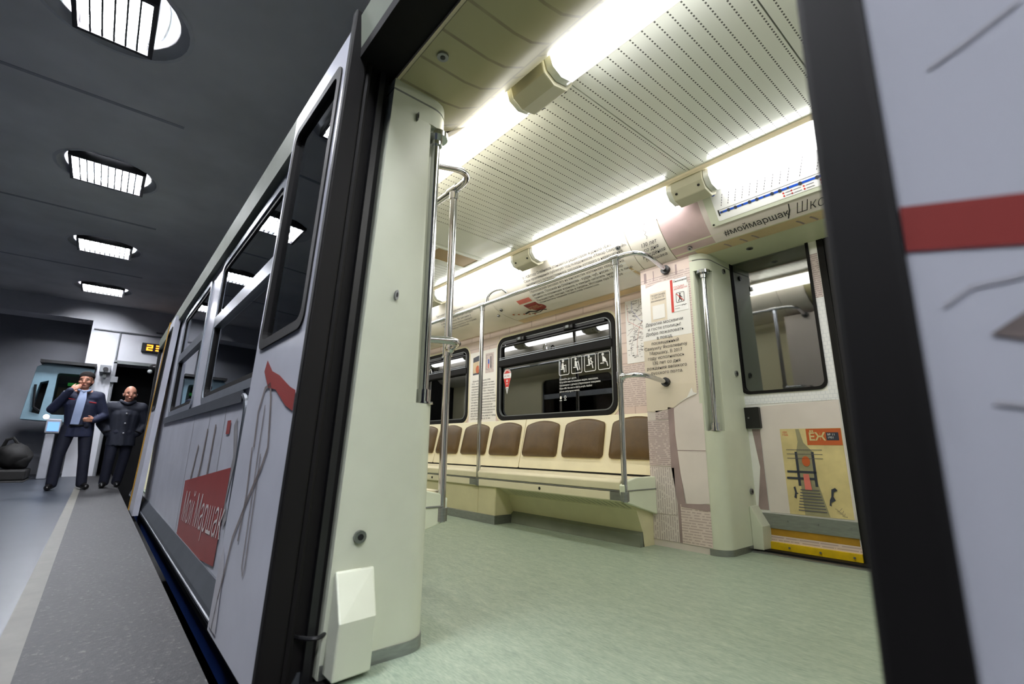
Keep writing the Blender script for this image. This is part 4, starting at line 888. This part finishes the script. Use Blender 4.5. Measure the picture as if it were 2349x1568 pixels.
# route map board on the far cove above the door
rm = thing('route_map', 'white line map board with blue route line above the closed door', 'map', (-.7, 2.68, 2.06))
def BD(off):
    y0, z0, y1, z1 = 2.720, 1.960, 2.606, 2.130
    L = math.hypot(y1-y0, z1-z0); ny, nz = -(z1-z0)/L, (y1-y0)/L
    return lambda a, s, d=0: (a, y0+(y1-y0)*s/L+ny*(off-d), z0+(z1-z0)*s/L+nz*(off-d))
obj('board', G().plate(rrect(-1.275, .25, 0, .228, .012), [], BD(.010), .010), m_col, rm)
obj('sheet', G().sheet(rrect(-1.225, .2, .022, .218, .01), BD(.0112)), m_white, rm)
B2, B3 = BD(.0124), BD(.0136)
obj('route_line', G().sheet(rect(-1.202, .15, .064, .076), B2), m_blue, rm)
obj('route_end', G().sheet(rect(-1.212, -1.204, .051, .089), B2).ribbon([(-1.202, .087), (.15, .087)], .002, B2), m_ink, rm)
gs = G(); gd = G(); gcl = G()
xs = [-1.19+.041*k for k in range(10)]+[-.76+.081*k for k in range(11)]
for k, x in enumerate(xs):
    gd.sheet(circle(x, .070, .010 if k % 3 else .006, 12), B3)
    for q in range(5 if k < 10 else 8):
        d0 = .018+q*.014; gs.ribbon([(x+d0*.42, .088+d0), (x+(d0+.009)*.42, .088+d0+.009)], .0035, B2)
    if k > 7:
        for q in range(2): gcl.sheet(circle(x+.012, .05-.016*q, .005, 8), B2); gs.ribbon([(x+.022, .05-.016*q), (x+.06, .05-.016*q)], .003, B2)
obj('station_dots', gd, m_navy, rm)['kind'] = 'stuff'; obj('station_names', gs, m_inkg, rm)['kind'] = 'stuff'; obj('transfer_dots', gcl, m_red, rm)['kind'] = 'stuff'
obj('line_badge', G().sheet(circle(-1.205, .190, .013, 20), B3), m_blue, rm); lettering('3', .022, BD(.0146), (-1.212, .182), m_white, rm)
for x, s in ((-1.262, .216), (-1.262, .012), (-.60, .012)):
    obj('screw', G().tube([BD(.010)(x, s), BD(.0145)(x, s)], .006, 10), m_blackp, rm)

# ================================================================== HANDRAILS
HR = .0178
def bez(p0, p1, p2, n=8):
    p0, p1, p2 = Vector(p0), Vector(p1), Vector(p2)
    return [p0*(1-t)**2+p1*2*t*(1-t)+p2*t*t for t in [k/n for k in range(n+1)]]
def handrail(far):
    t = thing('handrail', 'far chrome handrail with poles along the bench' if far else 'near chrome handrail with poles beside the near pillar', 'handrail', (-1.89, 2.53 if far else 2*YC-2.53, 0), 'chrome handrails of the benches')
    Y = 2.53; parts = []
    xs = [-1.88, -3.40, -4.92, -6.44]
    for x in xs: parts.append(('pole', G().tube([(x, Y, .285), (x, Y, 1.88)], HR, 16), m_steel))
    top = [(-6.6, Y, 1.89), (-1.88, Y, 1.89)]+bez((-1.84, Y, 1.89), (-1.69, Y, 1.89), (-1.69, Y+.12, 1.872))+[(-1.692, FP, 1.825)]
    parts.append(('top_rail', G().tube(top, HR*.92, 16), m_steel))
    mid = [(-1.88, Y, 1.06)]+bez((-1.84, Y, 1.065), (-1.73, Y, 1.07), (-1.735, Y+.12, 1.062))+[(-1.742, FP, 1.045)]
    parts.append(('mid_rail', G().tube(mid, HR*.9, 14), m_steel))
    parts.append(('socket', G().tube([(-1.692, FP-.022, 1.830), (-1.692, FP, 1.825)], .032, 16), m_blackp))
    parts.append(('socket', G().tube([(-1.742, FP-.020, 1.048), (-1.742, FP, 1.045)], .030, 16), m_blackp))
    for x in xs:
        parts.append(('top_clamp', G().tube([(x, Y, 1.837), (x, Y, 1.875)], .023, 16).tube([(x-.045, Y, 1.89), (x+.03, Y, 1.89)], .022, 16), m_steel))
    parts.append(('mid_clamp', G().tube([(-1.88, Y, 1.025), (-1.88, Y, 1.095)], .0235, 16).sphere((-1.86, Y, 1.062), .026, 14, 8), m_steel))
    for x in xs:
        parts.append(('foot_bracket', G().tube([(x, Y, .29), (x, Y, .345)], .027, 16).box(x-.10, x, Y-.02, Y+.02, .292, .342), m_brush))
    # hanger from the rail up to the cove
    for x in (-3.34,): parts.append(('hanger', G().tube([(x, Y, 1.89)]+bez((x, Y+.01, 1.95), (x+.02, Y+.03, 2.03), (x+.10, Y+.10, 2.03))+[(x+.12, Y+.14, 2.0)], .012, 10), m_steel))
    for n, g, m in parts:
        if not far: g.mirror_y()
        obj(n, g, m, t, True, angle=50)
handrail(True); handrail(False)

# ================================================================== BENCHES
def cushion(x0, x1, z0, z1, n=8):
    w = x1-x0; top = [(x0+.03+(w-.06)*k/n, z1-.035*(2*k/n-1)**2) for k in range(n+1)]
    r = .03; pts = [(x0+.006+r, z0), (x1-.006-r, z0), (x1-.006-.009, z0+.009), (x1-.006, z0+r)]
    pts += [(x1-.012, z1-.075), (x1-.016, z1-.05)]+top[::-1]+[(x0+.016, z1-.05), (x0+.012, z1-.075), (x0+.006, z0+r), (x0+.006+.009, z0+.009)]
    return pts
def bench(xr, xl, far, label, end=False, box=False):
    t = thing('bench', label, 'bench', ((xr+xl)/2, 2.9 if far else 2*YC-2.9, 0), 'three seat benches of the car')
    parts = []
    yb_ = lambda z: 3.008+.23*(z-.40)             # leaning backrest
    BK = lambda a, bb, d=0: (a, yb_(bb)-.03+d, bb)
    n = 3; wseat = (xr-xl)/n
    parts.append(('backrest', G().plate(rrect(xl+.004, xr-.004, .425, .868, .012, 2), [], BK, .05), m_cream, .006, False))
    for k in range(n):
        a = xl+wseat*k+.022; bb = xl+wseat*(k+1)-.022
        pts = cushion(a, bb, .530, .848); cxm = (a+bb)/2; czm = .69
        ins = lambda f: [(cxm+(x-cxm)*f, czm+(z-czm)*f) for x, z in pts]
        loops = [[BK(x, z, d) for x, z in ins(f)] for f, d in ((1.0, .002), (1.0, -.010), (.965, -.020), (.80, -.028), (.4, -.032))]
        parts.append(('cushion', G().loft(loops), m_cush, 0, True))
        parts.append(('cushion_piping', G().plate([(cxm+(x-cxm)*1.012, czm+(z-czm)*1.014) for x, z in pts], [pts], lambda x, z, d=0: BK(x, z, d-.006), .008), m_cream, 0, False))
    sp = [(2.520, .352), (2.515, .40), (2.530, .418), (2.590, .424), (2.86, .408), (3.04, .414), (3.05, .39), (2.86, .38), (2.580, .36)]
    parts.append(('seat_pan', G().profx(sp, xl+.003, xr-.003), m_cream, .006, True))
    parts.append(('seat_gap', G().box(xl+.003, xr-.003, 2.985, 2.995, .414, .428), m_black, 0, False))
    parts.append(('seat_lip', G().box(xl+.003, xr-.003, 2.518, 2.570, .345, .352), m_gap, 0, False))
    parts.append(('front_bar', G().profx([(2.525, .285), (2.518, .292), (2.518, .340), (2.530, .346), (2.610, .346), (2.610, .285)], xl+.008, xr-.008), m_cream, .003, False))
    parts.append(('bar_hole', G().tube([((xr+xl)/2+.02, 2.520, .316), ((xr+xl)/2+.02, 2.516, .316)], .011, 14), m_blackp, 0, False))
    if box:
        parts.append(('base_box', G().profx([(2.535, .285), (2.530, 0), (3.1, 0), (3.1, .285)], xl, xr), m_creamd, .01, False))
        parts.append(('base_skirting', G().profx([(2.522, 0), (2.522, .062), (2.531, .066), (2.531, 0)], xl, xr), m_brush, 0, False))
    else:
        xo = xl
        if far:
            xl = xo+.235
            parts.append(('pedestal', G().profx([(2.535, .285), (2.530, 0), (3.1, 0), (3.1, .285)], xo, xl), m_creamd, .008, False))
            parts.append(('pedestal_skirting', G().box(xo, xl+.008, 2.522, 2.531, 0, .066).box(xl, xl+.008, 2.531, 2.74, 0, .066), m_brush, 0, False))
        parts.append(('base_panel', G().profx([(2.550, .286), (2.670, .225), (2.730, .085), (2.730, 0), (3.1, 0), (3.1, .286)], xl, xr), m_creamd, 0, False))
        parts.append(('base_skirting', G().profx([(2.695, 0), (2.705, .07), (2.730, .09), (2.740, 0)], xl, xr), m_skirt, 0, False))
        for k in range(24): parts.append(('vent_slot', G().sheet([(xl+.12+.048*k, .02), (xl+.126+.048*k, .02), (xl+.145+.048*k, .105), (xl+.139+.048*k, .105)], lambda a, s: (a, 2.550+.12*s/.134-.002, .286-.061*s/.134-.002)), m_skirt, 0, False))
    if end:
        e = [(2.505, .385), (2.508, .34), (2.515, .286), (2.95, .165), (3.12, .165), (3.12, .43), (2.88, .43), (2.650, .428), (2.550, .408)]
        parts.append(('end_panel', G().profx(e, xr-.004, xr+.032), m_endcap, .006, False))
        parts.append(('end_groove', G().tube([(xr+.034, 2.530, .352), (xr+.034, 3.10, .352)], .004, 6), m_gap, 0, False))
    for nme, g, m, bv, sm in parts:
        if not far: g.mirror_y()
        obj(nme, g, m, t, sm, bv, angle=50)
    return t
bench(-1.90, -3.40, True, 'far bench of three brown seats under the pictogram window', end=True)
bench(-3.40, -4.90, True, 'far bench of three brown seats left of the middle pole', box=True)
bench(-4.90, -6.40, True, 'far bench of three brown seats half hidden by the near pillar', box=True)
bench(-1.90, -3.40, False, 'near bench behind the near pillar with its end panel just visible', end=True)
bench(-3.40, -4.90, False, 'near bench further along under the body windows')

# ================================================================== PEOPLE
def remeshed(name, g, voxel, mat, parent, smooth=3, loc=(0, 0, 0)):
    me = bpy.data.meshes.new(name); me.from_pydata(g.v, [], g.f); o = bpy.data.objects.new(name, me); C.objects.link(o)
    bm = bmesh.new(); bm.from_mesh(me); bmesh.ops.recalc_face_normals(bm, faces=bm.faces); bm.to_mesh(me); bm.free()
    r = o.modifiers.new('r', 'REMESH'); r.mode = 'VOXEL'; r.voxel_size = voxel
    s = o.modifiers.new('s', 'SMOOTH'); s.iterations = smooth; s.factor = .5
    dg = bpy.context.evaluated_depsgraph_get(); me2 = bpy.data.meshes.new_from_object(o.evaluated_get(dg)); me2.name = name
    bpy.data.objects.remove(o); bpy.data.meshes.remove(me)
    me2.materials.clear(); me2.materials.append(mat); me2.shade_smooth()
    o = bpy.data.objects.new(name, me2); C.objects.link(o); o.parent = parent
    return o
def head(g, c, yaw=0):
    # face looks to +X
    R = Matrix.Rotation(yaw, 3, 'Z'); c = Vector(c); h = G()
    h.sphere((0, 0, .03), .092, 20, 14, (1.05, .84, 1.12)); h.sphere((.015, 0, -.045), .07, 16, 10, (1.0, .82, 1.05)); h.sphere((.045, 0, -.085), .032, 12, 8, (1, 1.05, .8))
    h.sphere((.097, 0, -.02), .017, 10, 8, (1.1, .8, 1.2)); h.taper((.088, 0, .02), .010, (.104, 0, -.022), .014, 8)
    for s in (-1, 1):
        h.sphere((0, s*.08, -.01), .024, 10, 8, (.7, .35, 1.2)); h.sphere((.072, s*.034, .032), .018, 10, 8, (.7, 1.3, .6)); h.sphere((.065, s*.042, -.02), .026, 10, 8)
    h.sphere((.088, 0, -.058), .018, 10, 8, (.6, 1.5, .45))
    h.map(lambda p: R @ (p*1.08) + c); g.join(h)
def face_bits(parent, c, yaw):
    R = Matrix.Rotation(yaw, 3, 'Z'); c = Vector(c)
    for s in (-1, 1):
        obj('eye', G().sphere((.083, s*.034, .012), .008, 10, 8, (.7, 1.2, .7)).map(lambda p: R @ (p*1.08) + c), m_ink, parent, True)
        obj('eyebrow', G().tube([(.088, s*.018, .034), (.085, s*.05, .034)], .005, 6).map(lambda p: R @ (p*1.08) + c), m_hair, parent)
    obj('mouth', G().tube([(.098, -.02, -.058), (.103, 0, -.057), (.098, .02, -.058)], .003, 6).map(lambda p: R @ (p*1.08) + c), m_bodyred, parent)
def hand(g, wrist, d, side, up):
    # palm with four unequal bent fingers and a thumb leaving the side near the wrist; d = direction, side = thumb side
    d, side, up = Vector(d).normalized(), Vector(side).normalized(), Vector(up).normalized(); w_ = Vector(wrist)
    k = w_+d*.075
    for q in (-1.2, -.4, .4, 1.2): g.taper(w_+side*.012*q, .018, k+side*.017*q, .014, 8)
    for q, L in ((1.5, .068), (.5, .078), (-.5, .072), (-1.5, .056)):
        a = k+side*.0185*q; m_ = a+d*L*.5+up*.008; e = m_+d*L*.32+up*.034
        g.taper(a, .0105, m_, .0095, 8); g.taper(m_, .0095, e, .008, 8)
    a = w_+d*.025+side*.024; m_ = a+d*.03+side*.03+up*.012; e = m_+d*.03+side*.006+up*.016
    g.taper(a, .014, m_, .0115, 8); g.taper(m_, .0115, e, .009, 8)
def person(base, label, sh, hipz, pose, bald=False, coat=False):
    """pose: dict of joints in local coordinates (x to the camera, y to the right of the picture, z up)"""
    t = thing('person', label, 'person', base); P = {k: Vector(v) for k, v in pose.items()}
    b_ = G()
    b_.taper(P['pel'], .13, P['chest'], .14).taper(P['chest'], .12, P['neck'], .062).taper(P['neck'], .055, P['head']+Vector((-.01, 0, -.05)), .052)
    for s in 'lr':
        b_.taper(P['sh'+s], .062, P['el'+s], .046).taper(P['el'+s], .042, P['wr'+s], .028)
        b_.taper(P['hip'+s], .088, P['kn'+s], .058).taper(P['kn'+s], .056, P['an'+s], .04).taper(P['an'+s], .034, P['toe'+s]+Vector((-.06, 0, .0)), .02)
        b_.taper(P['neck'], .06, P['sh'+s], .06)
        if 'hd'+s in P: hand(b_, P['wr'+s], P['hd'+s], P['hs'+s], P['hu'+s])
    head(b_, P['head'], pose_yaw[label])
    remeshed('body', b_, .007, m_skin, t, 2)
    hd = t
    face_bits(hd, P['head'], pose_yaw[label])
    for o in [c for c in t.children if c.name.split('.')[0] in ('eye', 'eyebrow', 'mouth')]: o.matrix_parent_inverse = Matrix()
    # clothes
    j = G(); e = .02 if not coat else .03; hem = .79 if not coat else .66
    V = Vector; pl, ch = P['pel'], P['chest']
    for y, r in ((0, .135), (.075, .108), (-.075, .108)):
        j.taper(V((pl.x, pl.y+y, hem)), r+.012, V((pl.x, pl.y+y, pl.z+.06)), r).taper(V((pl.x, pl.y+y, pl.z+.06)), r, ch+V((0, y*1.15, .02)), r+.012)
    for s in 'lr':
        j.taper(P['sh'+s]+V((0, 0, -.01)), .058+e, P['el'+s], .044+e).taper(P['el'+s], .044+e, P['wr'+s], .034+e*.7)
        j.taper(ch+V((0, 0, .1)), .10+e*.5, P['sh'+s]+V((0, 0, -.01)), .062+e).taper(P['neck']+V((-.02, 0, -.035)), .075, P['sh'+s]+V((0, 0, .005)), .06+e)
    j.taper(ch+V((0, 0, .1)), .115, P['neck']+V((-.02, 0, -.03)), .082)
    j.map(lambda p: V((p.x, p.y, max(p.z, hem))))
    jk = remeshed('jacket', j, .012, m_coat if coat else m_suit, t, 4)
    tr = G()
    tr.taper(P['pel']+Vector((0, .05, .02)), .125, P['pel']+Vector((0, -.05, .02)), .125)
    for s in 'lr': tr.taper(P['hip'+s], .10, P['kn'+s], .074).taper(P['kn'+s], .074, P['an'+s]+Vector((.005, 0, -.01)), .068)
    tr.map(lambda p: Vector((p.x, p.y, max(p.z, .035))))
    remeshed('trousers', tr, .012, m_trou, t, 4)
    for s in 'lr':
        f = G().taper(P['an'+s]+Vector((-.045, 0, -.022)), .052, P['toe'+s]+Vector((-.03, 0, .0)), .043).taper(P['toe'+s]+Vector((-.03, 0, 0)), .038, P['toe'+s]+Vector((.02, 0, -.006)), .03)
        f.map(lambda p: Vector((p.x, p.y, max(p.z, 0))))
        remeshed('shoe', f, .009, m_shoe, t, 2)
    return t, jk, P
def kid(name, g, mat, t, smooth=True):
    o = obj(name, g, mat, None, smooth); o.parent = t; return o
L1_ = 'man in navy uniform with light blue shirt raising a hand to his mouth'
L2_ = 'bald man in a dark navy coat with hands in his pockets'
pose_yaw = {L1_: -.25, L2_: .12}
# first man (origin at the feet line)
p1 = dict(pel=(0, .02, .93), chest=(.0, .0, 1.27), neck=(.01, -.01, 1.50), head=(.03, .0, 1.66),
    shl=(0, -.19, 1.43), ell=(.05, -.33, 1.20), wrl=(.19, -.16, 1.49), hdl=(-.1, .75, .65), hsl=(-.3, -.4, .8), hul=(-1, .3, .1),
    shr=(0, .19, 1.43), elr=(-.02, .30, 1.13), wrr=(.17, .19, 1.05), hdr=(.6, -.8, .05), hsr=(.1, .1, 1), hur=(-.8, -.6, 0),
    hipl=(0, -.09, .92), knl=(.02, -.15, .50), anl=(0, -.16, .09), toel=(.17, -.19, .045),
    hipr=(0, .11, .92), knr=(.03, .15, .50), anr=(.02, .18, .09), toer=(.17, .24, .045))
t1, jk1, P1 = person((-10.2, -.27, ZP), L1_, .19, .92, p1)
# shirt front, collar, piping, badges, hair, cigarette, belt
sf = G().loft([[(.128, -.045, 1.49), (.128, .035, 1.49), (.07, .035, 1.49), (.07, -.045, 1.49)], [(.162, -.062, 1.38), (.166, .045, 1.38), (.08, .045, 1.38), (.08, -.06, 1.38)], [(.172, -.075, 1.15), (.176, .03, 1.15), (.08, .03, 1.15), (.08, -.07, 1.15)], [(.160, -.085, .98), (.168, .015, .98), (.08, .015, .98), (.08, -.085, .98)]])
kid('shirt', sf, m_shirt, t1)
kid('shirt_collar', G().tube([(.06, -.07, 1.525), (.10, -.05, 1.505), (.125, 0, 1.49), (.10, .05, 1.505), (.06, .07, 1.525)], .02, 8), m_shirt, t1)
kid('red_piping', G().tube([(.150, .09, 1.33), (.115, .17, 1.32)], .012, 6), m_piping, t1)
kid('red_piping', G().tube([(.150, -.09, 1.36), (.115, -.16, 1.37)], .010, 6), m_piping, t1)
for y in (-.19, .19): kid('shoulder_board', G().box(-.045, .045, y-.05, y+.05, 1.488, 1.502).map(lambda p, y=y: Vector((p.x, p.y, p.z-abs(p.y)*.18+.034))), m_navy if y > 0 else m_silver, t1)
hr = G().sphere((.015, 0, 1.735), .108, 20, 12, (1.05, .92, .85)).sphere((-.02, 0, 1.68), .104, 18, 10, (.95, .93, 1.1)).sphere((.06, 0, 1.76), .062, 14, 8, (1, 1.2, .6))
hr.map(lambda p: Vector((p.x, p.y, p.z)) if not (p.x > .06 and p.z < 1.715) else Vector((.05, p.y*.9, p.z)))
hh = kid('hair', hr, m_hair, t1)
kid('belt', G().tube([(.152*math.cos(a)+.0, .0+.10*math.sin(a), .965) for a in [2*PI*k/20 for k in range(21)]], .018, 8), m_blackp, t1)
kid('phone', G().box(.20, .215, .05, .12, 1.03, 1.07), m_blackp, t1)
# second man
p2 = dict(pel=(0, .0, .86), chest=(0, .0, 1.15), neck=(.01, .0, 1.36), head=(.035, .01, 1.505),
    shl=(0, -.20, 1.29), ell=(-.04, -.29, 1.02), wrl=(.03, -.19, .86),
    shr=(0, .20, 1.29), elr=(-.04, .29, 1.02), wrr=(.03, .19, .86),
    hdl=(-.35, .75, -.7), hsl=(1, 0, .2), hul=(-.5, 1, 0), hdr=(-.35, -.75, -.7), hsr=(1, 0, .2), hur=(-.5, -1, 0),
    hipl=(0, -.09, .85), knl=(.03, -.11, .46), anl=(-.01, -.12, .09), toel=(.16, -.14, .045),
    hipr=(0, .09, .85), knr=(-.05, .08, .46), anr=(-.12, .04, .09), toer=(.05, .05, .045))
t2, jk2, P2 = person((-10.35, .300, ZP), L2_, .2, .85, p2, True, True)
kid('coat_collar', G().tube([(-.05, -.09, 1.40), (.04, -.085, 1.385), (.10, -.04, 1.36), (.11, .0, 1.345), (.10, .04, 1.36), (.04, .085, 1.385), (-.05, .09, 1.40)], .026, 8), m_coat, t2)
for z in (1.18, 1.02, .86): kid('button', G().sphere((.158, .01, z), .016, 10, 6), m_silver, t2)
kid('shoulder_board', G().box(-.05, .05, -.24, -.14, 1.360, 1.374), m_silver, t2)
kid('hair_fringe', G().tube([(-.085*math.cos(a)-.005, .088*math.sin(a)+.01, 1.515) for a in [math.radians(-85+170*k/14) for k in range(15)]], .018, 8), m_inkg, t2)
for y in (-.21, .21): kid('pocket_flap', G().tube([(.12, y-.05*(1 if y > 0 else -1), .90), (.07, y+.05*(1 if y > 0 else -1), .87)], .014, 6), m_blackp, t2)
kid('sleeve_badge', G().sphere((.02, -.335, 1.12), .025, 10, 6, (.6, .5, 1)), m_piping, t2)
